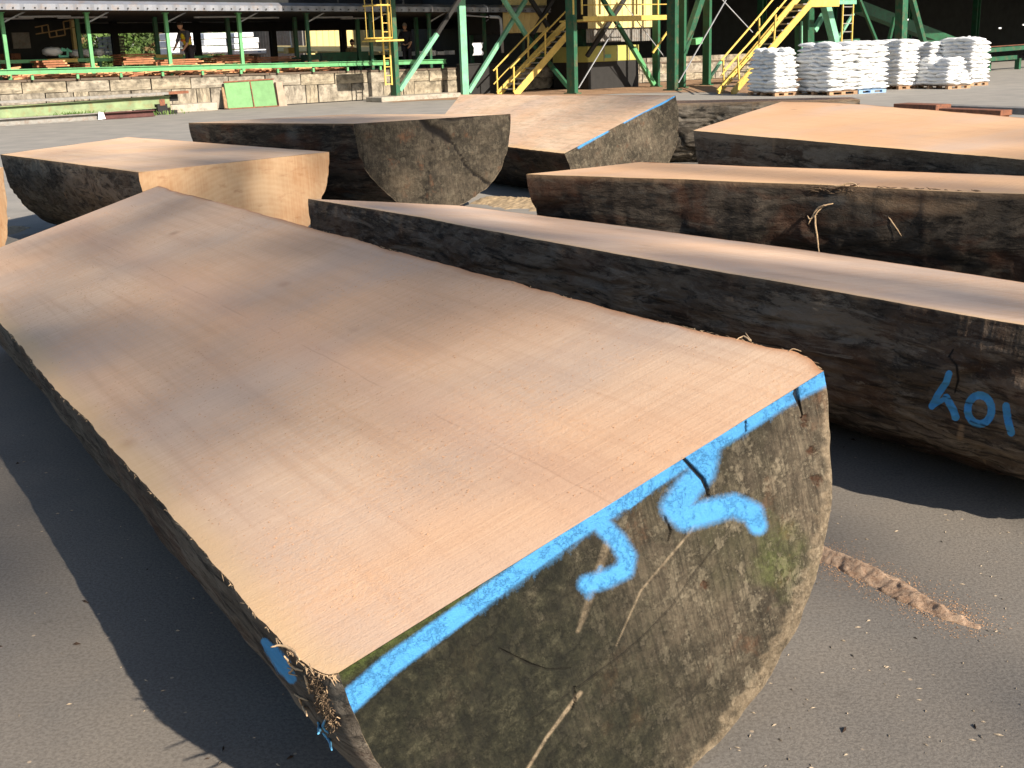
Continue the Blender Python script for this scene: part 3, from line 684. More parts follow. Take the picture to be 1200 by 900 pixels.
for i in range(-5, 9):
    u = -11.33+2.385*i; z0 = zd(u); z1 = 3.05+slope(u+11)
    m = MB(); m.box((u-.05, .44, z0), (u+.05, .54, z1)); m.box((u-.08, .40, z1-.10), (u+.08, .58, z1)); T.part(m, 'post', M['green'] if u < -2.5 else M['green_tower'])  # posts at the right get darker green to stand for shade
    m = MB(); m.bar((u+.03, .5, z1-.35), (u+.7, .5, z1-.05), .04, .04); T.part(m, 'knee_brace', M['steel'])
for i in range(-5, 8):
    u = -8.42+2.5*i; m = MB(); m.box((u-.06, 2.95, zd(u)), (u+.06, 3.07, 2.95+slope(u+11))); T.part(m, 'rear_post', M['green_dark'])
for i in range(-3, 8):
    u = -8.6+3.1*i; m = MB(); m.ibeam((u, 8, zd(u)), (u, 8, 2.9), .22, .22, .03, up=(0, 1, 0)); T.part(m, 'column', M['dark'])
m = MB(); m.bar((-24, 8, 2.80), (12, 8, 2.55), .3, .34); T.part(m, 'eaves_beam', M['dark'])
for u, v in ((-10.6, 1.4), (-9.3, 2), (-5.2, 1.5), (-3.4, 2.2), (-.9, 1.6), (.6, 2.4), (-11.2, 3)):
    m = MB(); m.box((u, v, 2.86+slope(u+11)), (u+1.5, v+.09, 2.91+slope(u+11))); T.part(m, 'strip_light', M['steel'])

# taller mill building seen as a dark band over the shed, and its dark left bay
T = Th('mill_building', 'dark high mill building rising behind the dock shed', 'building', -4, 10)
m = MB(); m.box((-26, 9.8, 3.24), (12, 10, 4.1)); T.part(m, 'upper_wall', M['dark_wall'])  # dark colour stands in for shade on this sun-facing wall
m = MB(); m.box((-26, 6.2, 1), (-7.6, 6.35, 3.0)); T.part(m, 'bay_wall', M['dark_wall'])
m = MB(); m.box((-7.62, 6.0, 1), (-7.45, 6.2, 2.95)); T.part(m, 'corner_post', M['yellow_pale'])
for u in (-10.2, -9.7, -12.4):
    m = MB(); m.box((u, 6.0, 1.1), (u+.3, 6.18, 1.9)); T.part(m, 'barrel_rack', M['rust'])
m = MB(); m.box((-9.55, 6.1, 2.05), (-9.0, 6.19, 2.55)); T.part(m, 'notice_board', M['grey_steel'])
def zig(pts, v, w=.035):
    m = MB()
    for (a, b) in pts: (u0, z0), (u1, z1) = bp(*a, v), bp(*b, v); m.bar((u0, v, z0), (u1, v, z1), w, w)
    return m
P = dict(a=(41, 32), b=(56, 29), c=(42, 40), d=(57, 37.5), e=(49, 31), f=(50, 39), g=(58.5, 44), h=(76.5, 41), i=(75, 34), j=(65.5, 36), k=(67, 43), l=(74, 25.5), m=(89, 22.5), n=(76.5, 34), o=(90, 31.5), p=(82, 24), q=(83, 33))
T = Th('stair_step_frame', 'ochre stepped frame of thin tubes hung in the dark bay', 'frame', -9.2, 4.6, 2)
T.part(zig([(P['a'], P['b']), (P['c'], P['d']), (P['e'], P['f']), (P['b'], P['g']), (P['g'], P['h']), (P['d'], P['n']), (P['j'], P['k']), (P['l'], P['h']), (P['l'], P['m']), (P['n'], P['o']), (P['p'], P['q'])], 4.6), 'tube', m_plain('ochre_paint', (.30, .19, .08), .6))

# things on the dock ------------------------------------------------
def white_bundle(px0, px1, yb, yt, v, label, group='white wrapped loads on the dock'):
    u0, _ = bp(px0, yb, v); u1, _ = bp(px1, yb, v); z0 = bp(px0, yb, v)[1]; z1 = bp(px0, yt, v)[1]
    T = Th('wrapped_bundle', label, 'bundle', (u0+u1)/2, v, z0, group)
    n = 14; th = np.linspace(0, 2*math.pi, n, endpoint=False); V_ = []
    for i in range(7):
        s = i/6; e = math.sin(math.pi*min(1, max(0, s*.86+.07)))**.35
        for t in th:
            cx, sx = math.cos(t), math.sin(t); r = .5*e*(abs(cx)**4+abs(sx)**4)**-.25*(1+.10*math.sin(5*t+i*2.3)+.05*math.sin(9*t+i))
            V_.append((u0+(u1-u0)*s, v+r*cx*.6, (z0+z1)/2+r*sx*(z1-z0)))
    F_ = [(i*n+k, i*n+(k+1) % n, (i+1)*n+(k+1) % n, (i+1)*n+k) for i in range(6) for k in range(n)]+[tuple(range(n))[::-1], tuple(range(6*n, 7*n))]
    m = MB(); m.add(V_, F_); T.part(m, 'wrapping', M['white_wrap'], smooth=True)
white_bundle(52, 72, 66, 55.5, 3.6, 'crumpled white wrapped load left of the turquoise frame')
white_bundle(82, 97, 67, 58.5, 3.8, 'flat white wrapped load right of the turquoise frame')
white_bundle(94, 108, 67, 57, 4, 'white roll behind the second bright green post')
white_bundle(109, 121, 66, 57, 4.2, 'white roll right of the second bright green post')
T = Th('turquoise_frame', 'small turquoise machine frame between white loads on the dock', 'frame', *[bp(75, 62, 3.4)[0], 3.4, bp(75, 62, 3.4)[1]])
T.part(zig([((69, 59), (80, 59)), ((69, 66), (80, 66)), ((69, 59), (69.5, 66)), ((79, 59), (79.5, 66)), ((72, 57), (76, 58)), ((78, 57), (84, 61))], 3.4, .06), 'frame_bar', m_plain('turquoise_paint', (.16, .55, .38), .5))
def board_pile(px0, px1, y0, y1, v, label, rows=4, end=True, mess=.0, seed=0, mat='lumber', depth=1.2):
    r = random.Random(seed); u0, zb = bp(px0, y1, v); u1, _ = bp(px1, y1, v); zt = bp(px0, y0, v)[1]
    T = Th('lumber_pile', label, 'lumber', (u0+u1)/2, v, zb, 'piles of sawn boards on the dock')
    h = (zt-zb)/rows
    m = MB(); e = MB()
    for i in range(rows):
        for j in range(3):
            a = u0+r.uniform(-mess, mess); b = u1+r.uniform(-mess, mess)-.0; z = zb+i*h; vv = v+j*depth/3
            tl = r.uniform(-mess, mess)*.25
            m.hexa([(a, vv, z+.004), (b, vv+tl, z+.004), (b, vv+depth/3-.03+tl, z+.004), (a, vv+depth/3-.03, z+.004), (a, vv, z+h-.012), (b, vv+tl, z+h-.012), (b, vv+depth/3-.03+tl, z+h-.012), (a, vv+depth/3-.03, z+h-.012)])
            if end: e.box((b+.001, vv+tl+.01, z+.012), (b+.07, vv+depth/3-.05+tl, z+h-.02))
    T.part(m, 'board', M[mat], kind='stuff' if rows*3 > 14 else None)
    if end: T.part(e, 'board_end', M['lumber_end'])
board_pile(147, 180, 63, 76, 1.6, 'neat dark red pile of boards with pale ends, left of the vest', 5, mess=.06, seed=1)
board_pile(51, 76, 70.5, 79, 1.2, 'low brown pile of boards under the yellow rail stretch', 3, mess=.08, seed=2)
board_pile(98, 110, 74, 79, 1.3, 'short stub of boards beside the second green post', 2, mess=.05, seed=3)
board_pile(188, 236, 69.5, 77, 1.4, 'jumbled red boards in front of the worker in the vest', 3, mess=.25, seed=4)
board_pile(252, 290, 64.5, 74, 1.9, 'untidy red boards below the middle white packs', 4, mess=.25, seed=5)
board_pile(296, 345, 67, 73, 1.6, 'low reddish board pile at the right end of the lumber', 3, mess=.3, seed=6)
board_pile(133, 148, 42, 64, 9, 'tall weathered grey brown stack behind the shed columns', 6, end=False, mess=.03, seed=7, mat='grey_steel', depth=1.5)
# loose offcuts lying all along the dock edge
m = MB(); r = random.Random(5)
for i in range(260):
    u = r.uniform(-11.5, -1); v = r.uniform(.25, 1.3); z = 1.14+slope(u+11)+r.uniform(0, .14)*(1 if r.random() < .6 else 2.2); L = r.uniform(.08, .5); a = r.uniform(-.5, .5)
    m.bar((u, v, z), (u+L*math.cos(a), v+L*math.sin(a), z+r.uniform(-.04, .05)), r.uniform(.05, .12), r.uniform(.02, .06))
m.v = [tuple(uvw(*p)) for p in m.v]
tag(m.build('offcut_heap', M['lumber_end']), 'strewn pale and red offcuts along the dock behind the green rail', 'offcuts', kind='stuff')
m = MB()
for i in range(220):
    u = r.uniform(-11.5, -1); v = r.uniform(.25, 1.6); z = 1.13+slope(u+11)+r.uniform(0, .12); L = r.uniform(.1, .7); a = r.uniform(-.5, .5)
    m.bar((u, v, z), (u+L*math.cos(a), v+L*math.sin(a), z+r.uniform(-.04, .05)), r.uniform(.05, .12), r.uniform(.02, .06))
m.v = [tuple(uvw(*p)) for p in m.v]
tag(m.build('offcut_heap', M['lumber']), 'strewn dark red offcuts along the dock behind the green rail', 'offcuts', kind='stuff')

# white wrapped lumber packs
pk = {}
def pack(px0, px1, y0, y1, v, label):
    u0, z0 = bp(px0, y1, v); u1, _ = bp(px1, y1, v); z1 = bp(px0, y0, v)[1]
    T = Th('lumber_pack', label, 'lumber pack', (u0+u1)/2, v, z0, 'white wrapped lumber packs behind the shed')
    m = MB(); m.box((u0, v, z0+.02), (u1, v+1.1, z1-.01)); T.part(m, 'wrapper', M['white_wrap'], bevel=.02)
    w = u1-u0
    for f in (.2, .72):
        m = MB(); a = u0+w*f; zc = (z0+z1)/2; m.box((a, v-.006, zc-.03), (a+min(.16, w*.12), v-.001, zc+.04)); T.part(m, 'printed_mark', pk.setdefault('m', m_plain('blue_print', (.35, .45, .58), .6)))
r = random.Random(3)
for (a, b, yt, yb, n, nm) in ((199, 211, 38.5, 65, 3, 'leftmost column, left of the worker'), (218, 233.5, 38.5, 64.5, 3, 'column right of the worker'), (235, 244, 54, 64.5, 1, 'low pack between two tall columns'), (240, 266, 38.5, 54, 2, 'upper middle column'), (244.5, 267, 54.2, 64, 1, 'foot of the middle column'),
                          (275, 297, 38, 44, 1, 'topmost pack of the right column'), (275, 304, 44.3, 58, 2, 'middle of the stepped right column'), (276, 312, 58.3, 64.5, 1, 'foot of the stepped right column')):
    h = (yb-yt)/n
    for i in range(n):
        t_ = '' if n == 1 else ', '+('top' if i == 0 else ('bottom' if i == n-1 else 'middle'))+' one'
        pack(a+r.uniform(-.4, .4), b+r.uniform(-.6, .6), yt+i*h, yt+(i+1)*h, 14+r.uniform(-.05, .05), 'white wrapped lumber pack, '+nm+t_)

# pale yellow corrugated building behind the shed
def corr(m, u0, u1, z0, z1, v, pitch=.30, d=.04, axis='u'):
    n = max(2, int(abs(u1-u0)/pitch)); V_ = []; F_ = []
    for i in range(n):
        a = u0+(u1-u0)*i/n; w = (u1-u0)/n
        for f, o in ((0, 0), (.70, 0), (.78, -d), (.92, -d)):
            q = (a+w*f, v+o) if axis == 'u' else (v+o, a+w*f)
            V_ += [(q[0], q[1], z0), (q[0], q[1], z1)]
    q = (u1, v) if axis == 'u' else (v, u1); V_ += [(q[0], q[1], z0), (q[0], q[1], z1)]
    for i in range(len(V_)//2-1): F_.append((2*i, 2*i+2, 2*i+3, 2*i+1))
    m.add(V_, F_); return m
ub, _ = bp(357, 30, 16); ue, _ = bp(452, 30, 16); zb_ = .7; zt_ = 3.25
T = Th('yellow_building', 'pale yellow corrugated building behind the shed columns', 'building', (ub+ue)/2, 16, zb_)
m = corr(MB(), ub, ue+5, zb_, zt_+1, 16, .32); T.part(m, 'wall', M['yellow_pale'])
m = corr(MB(), 16, 24, zb_, zt_+1, ub, .32, .04, 'v'); T.part(m, 'side_wall', M['grey_steel'])  # grey stands for the shaded side of the yellow building
m = MB(); m.box((ub-.2, 15.7, zt_+1), (ue+5.2, 24, zt_+1.15)); T.part(m, 'roof', M['dark'])
T = Th('long_bench', 'long low pale tabletop structure in front of the yellow building', 'bench', bp(400, 54, 13)[0], 13, 1)
a0, a1 = bp(318, 54, 13), bp(482, 54, 13); b0, b1 = bp(318, 58, 12), bp(482, 58, 12)
m = MB(); m.hexa([(a0[0]-.3, 12, a0[1]-.3), (a1[0], 12, a1[1]-.33), (a1[0], 14, a1[1]-.06), (a0[0]+.5, 14, a0[1]-.06), (a0[0]-.3, 12, a0[1]-.22), (a1[0], 12, a1[1]-.26), (a1[0], 14, a1[1]+.02), (a0[0]+.5, 14, a0[1]+.02)]); T.part(m, 'top', M['yellow_pale'])
m = MB(); m.box((a0[0]+.3, 12.4, .7), (a1[0], 13, a1[1]-.34)); T.part(m, 'skirt', M['green_dark'])
T = Th('striped_pole', 'white pole with a yellow box at its foot, left of the yellow building', 'pole', bp(341, 50, 9)[0], 9, 1)
a, b = bp(340, 25, 9), bp(343.5, 56, 9); m = MB(); m.bar((a[0], 9, a[1]), (a[0]+.03, 9, b[1]), .11, .11); T.part(m, 'pole', M['white_wrap'])
a, b = bp(335, 56, 9), bp(346.5, 62.5, 9); m = MB(); m.box((a[0], 8.8, b[1]), (b[0], 9.2, a[1])); T.part(m, 'box', M['yellow'])
for (x0, x1, y0, y1, v, nm) in ((360, 375, 64, 68, 2.4, 'first'), (377, 432, 62, 67, 3.6, 'second')):
    a, b = bp(x0, y0, v), bp(x1, y1, v); T = Th('green_conveyor', 'dark green conveyor body behind the rail, '+nm+' from the left', 'conveyor', a[0], v, b[1]); m = MB(); m.box((a[0], v, b[1]-.1), (b[0], v+.5, a[1])); T.part(m, 'trough', M['green_dark'])
    m = MB(); [m.box((q, v+.1, .8), (q+.08, v+.2, b[1]-.1)) for q in np.linspace(a[0]+.05, b[0]-.2, 3)]; T.part(m, 'leg', M['dark'])

# steel and panels lying at the foot of the dock wall
T = Th('steel_beam', 'long pale green painted beam with rust patches lying by the dock wall', 'beam', -11, -.9)
def gp(x, y, v): u, z = bp(x, y, v); return (u, v, z)
m = MB(); a, b = gp(-60, 131, -.9), gp(199, 122.5, -.9); m.ibeam((a[0], -.9, .30), (b[0], -.9, .36), .26, .34, .025); T.part(m, 'beam', M['green_weather'])
m = MB(); m.box((-12.9, -1.05, .12), (-12.6, -.75, .13))
T = Th('steel_beam', 'dull grey channel lying on top of the pale green beam', 'beam', -11, -1.0, .5)
a, b = bp(-60, 127, -1.0), bp(219, 114, -1.0); m = MB(); m.bar((a[0], -1.0, .585), (b[0], -1.0, .60), .30, .07); T.part(m, 'channel', M['grey_steel'])
a = bp(196, 115, -1.0)[0]; m = MB(); m.bar((a, -1.0, .602), (b[0]+.01, -1.0, .606), .304, .075); T.part(m, 'rusty_end', M['rust'])
T = Th('steel_beam', 'grey channel section lying on the ground at the far left', 'beam', -12.5, -1.7)
a, b = guv(-40, 146), guv(98, 138); m = MB(); m.ibeam((a[0]-2, -2.0, .10), (-9.75, -2.0, .10), .24, .19, .02); T.part(m, 'channel', M['grey_steel'])
T = Th('steel_beam', 'short dark red channel lying right of the white tag', 'beam', -9, -1.9)
m = MB(); m.ibeam((-9.7, -1.95, .10), (-8.2, -1.95, .10), .24, .18, .02); T.part(m, 'channel', m_plain('dark_red_steel', (.09, .035, .03), .7, .3)); 
T = Th('plastic_tag', 'crumpled white plastic tag at the joint of the ground channels', 'tag', -9.8, -2.15, .02)
m = MB(); m.hexa([(-9.88, -2.18, .02), (-9.66, -2.16, .03), (-9.68, -2.13, .02), (-9.86, -2.14, .02), (-9.84, -2.2, .23), (-9.70, -2.16, .20), (-9.7, -2.13, .2), (-9.84, -2.14, .24)]); T.part(m, 'tag', M['white_wrap'])
T = Th('support_block', 'rust red block and dark shoe under the end of the pale beam', 'block', -7.4, -1)
m = MB(); m.box((-7.75, -1.15, 0), (-7.45, -.7, .30)); m.box((-7.42, -1.0, .0), (-7.1, -.7, .10)); m.box((-7.3, -.9, .36), (-7.0, -.6, .56)); T.part(m, 'shoe', M['dark'])
m = MB(); m.box((-7.68, -1.17, .26), (-7.52, -1.152, .44)); m.box((-7.5, -.9, .12), (-7.42, -.7, .50)); T.part(m, 'rusty_plate', M['rust'])
T = Th('concrete_slab', 'pinkish stained concrete slab at the wall foot beside the beams', 'slab', -6.6, -.5)
m = MB(); m.box((-7.2, -.75, 0), (-5.7, -.05, .24)); T.part(m, 'slab', M['concrete'], bevel=.02)
T = Th('timber_prop', 'weathered board leaning on the wall left of the green panel', 'board', -6, -.5)
a, b = bp(261, 103, -.08), bp(266, 131, -.55); m = MB(); m.bar((a[0], -.10, a[1]), (b[0], -.5, .03), .10, .05, (0, 1, 0)); T.part(m, 'board', M['pallet'])
# leaning green double panel
ua, ub_, uc = bp(263, 100, -.15)[0], bp(293, 97, -.15)[0], bp(320, 94, -.15)[0]
T = Th('leaning_panel', 'pair of green painted sheet panels leaning on the dock wall', 'panel', (ua+uc)/2, -.6)
for (p0, p1, dz) in ((ua, ub_-.02, 0), (ub_+.02, uc, .02)):
    m = MB(); m.hexa([(p0-.10, -.50, .03), (p1-.10, -.50, .03), (p1-.10, -.46, .03), (p0-.10, -.46, .03), (p0, -.14, .80+dz), (p1, -.14, .80+dz), (p1, -.10, .80+dz), (p0, -.10, .80+dz)]); T.part(m, 'sheet', M['panel_green'], bevel=.008)
m = MB(); m.bar((ub_-.10, -.515, .03), (ub_, -.155, .80), .03, .02, (0, 1, 0)); m.bar((ua-.02, -.145, .815), (uc+.02, -.145, .84), .05, .04); m.bar((ua-.12, -.53, .02), (uc-.08, -.53, .02), .05, .03); T.part(m, 'frame', M['rust'])
T = Th('concrete_post', 'pink stained concrete post between the green panel and the blocks', 'post', uc+.25, -.2)
m = MB(); m.hexa([(uc+.02, -.4, 0), (uc+.30, -.4, 0), (uc+.30, -.1, 0), (uc+.02, -.1, 0), (uc+.08, -.16, .74), (uc+.30, -.16, .74), (uc+.30, -.06, .74), (uc+.08, -.06, .74)]); T.part(m, 'post', m_plain('pinkish_concrete', (.42, .28, .21), .9, .2, 5))
# weeds
def weeds(u, v, z, n, w, h, label, seed=0, name='weed_tuft'):
    r = random.Random(seed); T = Th(name, label, 'weeds', u, v, z); m = MB()
    for i in range(n):
        a = u+r.gauss(0, w/2); b = v+r.gauss(0, w/5); hh = h*r.uniform(.4, 1); t = r.uniform(0, 6.28); l = r.uniform(.02, .05); dx, dy = math.cos(t)*hh*.5, math.sin(t)*hh*.5
        m.add([(a-l*math.sin(t)/2, b+l*math.cos(t)/2, z), (a+l*math.sin(t)/2, b-l*math.cos(t)/2, z), (a+dx*.5+l*.6*math.sin(t), b+dy*.5, z+hh*.7), (a+dx, b+dy, z+hh)], [(0, 1, 2, 3)])
    T.part(m, 'foliage', M['leaf'], kind='stuff')
def m_leaf(name, c1, c2):
    m, n = new_mat(name); c = n.ramp(n.noise(3, 4, .6), (.35, c1), (.65, c2)); n.out(c, .65, spec=.25)
    n.b.inputs['Transmission Weight'].default_value = 0; n.b.inputs['Subsurface Weight'].default_value = 0; return m
M['leaf'] = m_leaf('leaf_green', (.05, .10, .02), (.13, .20, .05)); M['leaf_dark'] = m_leaf('leaf_dark', (.03, .055, .015), (.075, .11, .03)); M['leaf_brown'] = m_leaf('leaf_brown', (.11, .075, .03), (.19, .13, .06))
M['trunk'] = m_plain('trunk_bark', (.10, .075, .05), .9, .3, 8)
weeds(-10.2, -1.3, 0, 160, .8, .28, 'weeds growing between the pale green beam and ground channels', 1)
weeds(-8.0, -1.3, 0, 60, .8, .2, 'small weeds at the end of the dark red channel', 2)

# ------------------------------------------------------------------ tower, stairs, hopper
def colmn(T, x, yb, w, mat, h=5.2, d=None, uv=None, name='column', hb=True):
    u, v = uv if uv else guv(x, yb); d = d or w
    m = MB()
    if hb: m.ibeam((u, v, 0), (u, v, h), d, w, .03, up=(1, 0, 0))
    else: m.box((u-w/2, v-d/2, 0), (u+w/2, v+d/2, h))
    m.box((u-w*.8, v-d*.8, 0), (u+w*.8, v+d*.8, .04))
    T.part(m, name, mat); return u, v
T = Th('steel_tower', 'green steel trestle with crossed braces carrying the mill building over the yard', 'tower', 5, -3)
tg = M['green_tower']
def atv(x, y, v): u, z = bp(x, y, v); return (u, v, z)
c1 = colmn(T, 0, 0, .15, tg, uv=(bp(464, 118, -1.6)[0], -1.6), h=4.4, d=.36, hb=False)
c2 = colmn(T, 0, 0, .26, M['green_teal'], uv=(bp(545, 108, -1.2)[0], -1.2), h=4.4, d=.12, hb=False)  # paler green stands for sun on this column
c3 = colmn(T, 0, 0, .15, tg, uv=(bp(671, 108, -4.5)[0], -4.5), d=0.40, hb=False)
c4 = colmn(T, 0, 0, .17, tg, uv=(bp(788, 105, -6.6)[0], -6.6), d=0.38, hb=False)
c5 = colmn(T, 0, 0, .12, M['green_dark'], uv=(bp(683, 103, -1.4)[0], -1.4), d=0.34, hb=False)
c6 = colmn(T, 0, 0, .11, M['green_dark'], uv=(bp(769, 101, -3.4)[0], -3.4), d=0.30, hb=False)
c7 = colmn(T, 0, 0, .11, M['green_dark'], uv=(bp(799, 102, -5.2)[0], -5.2), d=0.30, hb=False)
c8 = colmn(T, 0, 0, .12, M['green_dark'], uv=(bp(828, 99, -4.6)[0], -4.6), d=0.32, hb=False)
def brace(a, b, v0, v1, w, mat, nm='brace'):
    m = MB(); p, q = atv(*a, v0), atv(*b, v1); m.bar(p, q, w, w); T.part(m, nm, mat)
brace((468, 106), (512, 40), -1.55, -1.55, .13, M['green_teal']); brace((512, 40), (545, -12), -1.55, -1.55, .12, M['dark'])  # one brace: sunlit lower stretch coloured pale, shaded upper stretch dark
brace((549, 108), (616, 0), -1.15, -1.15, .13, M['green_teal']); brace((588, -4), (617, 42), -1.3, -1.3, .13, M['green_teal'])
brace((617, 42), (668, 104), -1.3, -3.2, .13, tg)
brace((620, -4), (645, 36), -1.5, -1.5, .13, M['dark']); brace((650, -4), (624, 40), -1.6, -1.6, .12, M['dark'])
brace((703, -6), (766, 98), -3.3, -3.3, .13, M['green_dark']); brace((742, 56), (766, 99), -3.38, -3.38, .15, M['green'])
brace((735, -6), (688, 66), -3.2, -3.0, .13, M['dark'])
brace((678, 103), (728, 20), -4.2, -4.2, .03, M['steel'], 'tie_rod'); brace((795, 97), (853, -4), -6.4, -6.4, .03, M['steel'], 'tie_rod')
brace((728, 0), (778, 66), -4.3, -4.3, .025, M['steel'], 'tie_rod'); brace((843, -4), (882, 38), -4.3, -4.3, .03, M['steel'], 'tie_rod')
brace((822, -4), (800, 62), -5.0, -5.0, .22, tg); brace((831, 92), (845, 72), -4.4, -4.4, .09, M['green_teal'])
brace((765, 62), (783, 36), -6.0, -6.0, .05, M['yellow'], 'brace'); brace((433, -3), (433, 0), -1, -1, .05, M['dark'])
m = MB(); m.box((c1[0]-.9, -2.2, 0), (c1[0]+2.2, -1.2, .16)); T.part(m, 'footing', M['concrete'], bevel=.02)
m = MB(); m.bar((bp(812, 49, -3)[0], -3, bp(812, 49, -3)[1]), (bp(822, 47, -3)[0], -3, bp(822, 47, -3)[1]), .3, .22); T.part(m, 'gusset', M['green'])
# upper storey standing on the trestle, unseen above; boxes shaped for the shade they cast
T = Th('upper_mill', 'unseen overhead mill storey of dark sheet on the green trestle', 'building', 12, 2, 4.2)
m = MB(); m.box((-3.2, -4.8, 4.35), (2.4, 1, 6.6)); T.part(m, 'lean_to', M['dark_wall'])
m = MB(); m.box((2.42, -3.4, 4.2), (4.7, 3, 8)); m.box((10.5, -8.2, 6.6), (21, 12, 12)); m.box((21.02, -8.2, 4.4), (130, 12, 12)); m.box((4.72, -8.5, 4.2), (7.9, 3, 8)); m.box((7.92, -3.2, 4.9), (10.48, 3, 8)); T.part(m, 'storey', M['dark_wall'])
m = MB(); m.box((9.0, 11.4, 0), (130, 11.9, 6.58)); m.box((8.9, 6.5, 0), (9.1, 11.39, 6.58)); T.part(m, 'back_wall', M['dark_wall'])
for u in (12, 17, 22, 27, 33, 39): m = MB(); m.ibeam((u, 2, 0), (u, 2, 4.18), .3, .3, .03, up=(1, 0, 0)); T.part(m, 'inner_column', M['green_dark'])

# stairs: stringers, treads, hand rails
def stair(label, lb, lt, rb, rt, hl, hr, v0, v1, nt, posts, dv=.75, bright=M['yellow']):
    """lb/lt: foot and head of the left stringer in the photograph; the flight climbs from depth v0 to v1"""
    a0, a1, b0, b1 = atv(*lb, v0), atv(*lt, v1), atv(*rb, v0-dv), atv(*rt, v1-dv)
    T = Th('steel_stair', label, 'stair', a0[0], v0)
    for p, q in ((a0, a1), (b0, b1)):
        m = MB(); m.bar(p, q, .05, .22); T.part(m, 'stringer', bright)
    me = None
    for k in range(1, nt):
        f = k/nt; p = [a0[i]+(a1[i]-a0[i])*f for i in range(3)]; q = [b0[i]+(b1[i]-b0[i])*f for i in range(3)]
        m = MB(); z = (p[2]+q[2])/2; dx = .11
        m.hexa([(p[0]-dx, p[1], z-.02), (q[0]-dx, q[1], z-.02), (q[0]+dx, q[1], z-.02), (p[0]+dx, p[1], z-.02), (p[0]-dx, p[1], z+.02), (q[0]-dx, q[1], z+.02), (q[0]+dx, q[1], z+.02), (p[0]+dx, p[1], z+.02)]); T.part(m, 'tread', M['grey_steel'])
    for pts, vv0, vv1 in ((hl, v0, v1), (hr, v0-dv, v1-dv)):
        P_ = [atv(x, y, vv0+(vv1-vv0)*i/(len(pts)-1)) for i, (x, y) in enumerate(pts)]
        m = MB(); m.tube(P_, .028, 6); lo = [(p[0], p[1], p[2]-.45) for p in P_]; m.tube(lo, .022, 6); T.part(m, 'hand_rail', bright)
    for (xa, ya, xb, yb, f, s) in posts:
        vv = v0+(v1-v0)*f-(dv if s else 0); m = MB(); m.bar(atv(xa, ya, vv), atv(xb, yb, vv), .045, .045); T.part(m, 'rail_post', bright)
    return T
stair('left yellow steel stair rising behind the tipped log', (584, 110), (664, 26), (604, 111), (669, 36), [(578, 83), (612, 47), (642, 16)], [(598, 80), (640, 37), (672, 4)], -1.6, -2.2, 13,
      [(582, 80, 583, 110, 0, 0), (602, 78, 602, 108, .03, 1), (619, 38, 619, 68, .45, 0), (639, 38, 639, 66, .5, 1)], .7)
stair('right yellow steel stair descending beside the white sacks', (841, 109), (940, -8), (858, 110), (950, 4), [(845, 71), (878, 33), (912, -8)], [(849, 82), (886, 42), (926, -6)], -10.0, -9.0, 14,
      [(847.5, 69, 848, 97, .05, 0), (864.5, 66, 866, 93, .15, 1), (889.5, 21, 890, 50, .42, 0), (909, 17, 907, 48, .6, 1)], .8)
# walkway between the towers
def walkway(label, x0, x1, y0, y1, v, depth, mat, fr=True, name='walkway'):
    a, b = atv(x0, y1, v), atv(x1, y0, v); T = Th(name, label, 'walkway', a[0], v, a[2]); m = MB(); m.box((a[0], v, a[2]), (b[0], v+depth, a[2]+.06)); m.box((a[0], v-.03, a[2]-.0), (b[0], v-.001, b[2])); T.part(m, 'deck', mat); return T, a, b
T, a, b = walkway('yellow edged steel walkway across the hopper, at the top of the left stair', 683, 783, 17.5, 25, -5.0, 1.2, M['yellow'])
for zt in (.35, .72):
    m = MB(); m.tube([(a[0], -5.02, b[2]+zt), (b[0], -5.02, b[2]+zt)], .018, 6); T.part(m, 'hand_rail', M['yellow'])
for x in (672, 682, 703, 746, 771):
    p = atv(x, 17, -5.02); m = MB(); m.bar(p, (p[0], p[1], p[2]+.75), .045, .045); T.part(m, 'rail_post', M['yellow'])
T, a, b = walkway('yellow steel landing at the head of the right stair', 948, 983, -.5, 8, -8.9, 1.2, M['yellow'])
m = MB(); p, q = atv(983, 5, -8.9), atv(1004, 0, -8.9); m.box((p[0], -8.9, p[2]), (q[0], -8.7, q[2])); T.part(m, 'green_beam', M['green_teal'])
T2 = Th('access_ladder', 'thin ochre ladder behind the white sacks under the landing', 'ladder', atv(995, 60, -8.2)[0], -8.2)
p, q = atv(988, 0, -8.2), atv(1000, 0, -8.2)
for s in (p, q): m = MB(); m.bar((s[0], s[1], .05), (s[0], s[1], 4.2), .05, .05); T2.part(m, 'rail', M['yellow'])
for k in range(14): m = MB(); m.bar((p[0], -8.2, .3+k*.28), (q[0], -8.2, .3+k*.28), .03, .03); T2.part(m, 'rung', M['grey_steel'])
# right hand trestle
T = Th('steel_trestle', 'green trestle with raking legs behind the white sacks', 'trestle', 18, -7)
for (xa, ya, xb, yb, v, w, mt) in ((965, -4, 981, 60, -8.0, .26, M['green_teal']), (946, -4, 946, 70, -7.5, .34, M['green_dark']), (936, 30, 936, 66, -7.0, .2, M['green_dark']), (939.5, 25, 939.5, 64, -7.9, .05, M['green_teal']),  # sunlit legs coloured pale green, shaded legs darker
                            (982, 46, 1000, 16, -7.8, .08, M['green_teal']), (954, 36, 965, 17, -7.6, .16, M['green_teal']), (1057, -4, 1055, 60, -6.5, .34, tg), (1068, -4, 1085, 60, -5.5, .2, tg), (1006, -4, 1030, 55, -6.2, .10, M['green_dark']), (1048, 20, 1040, 56, -5, .12, M['green_dark'])):
    m = MB(); m.bar(atv(xa, ya, v), atv(xb, yb if yb > 60 else yb, v), w, w); T.part(m, 'leg', mt)
m = MB(); m.bar(atv(946, 52, -7.2), atv(1005, 48, -7.2), .2, .16); T.part(m, 'cross_beam', M['green_dark'])
T = Th('green_chute', 'sloping dark green chute in the shadow behind the trestle', 'chute', 20, -3)
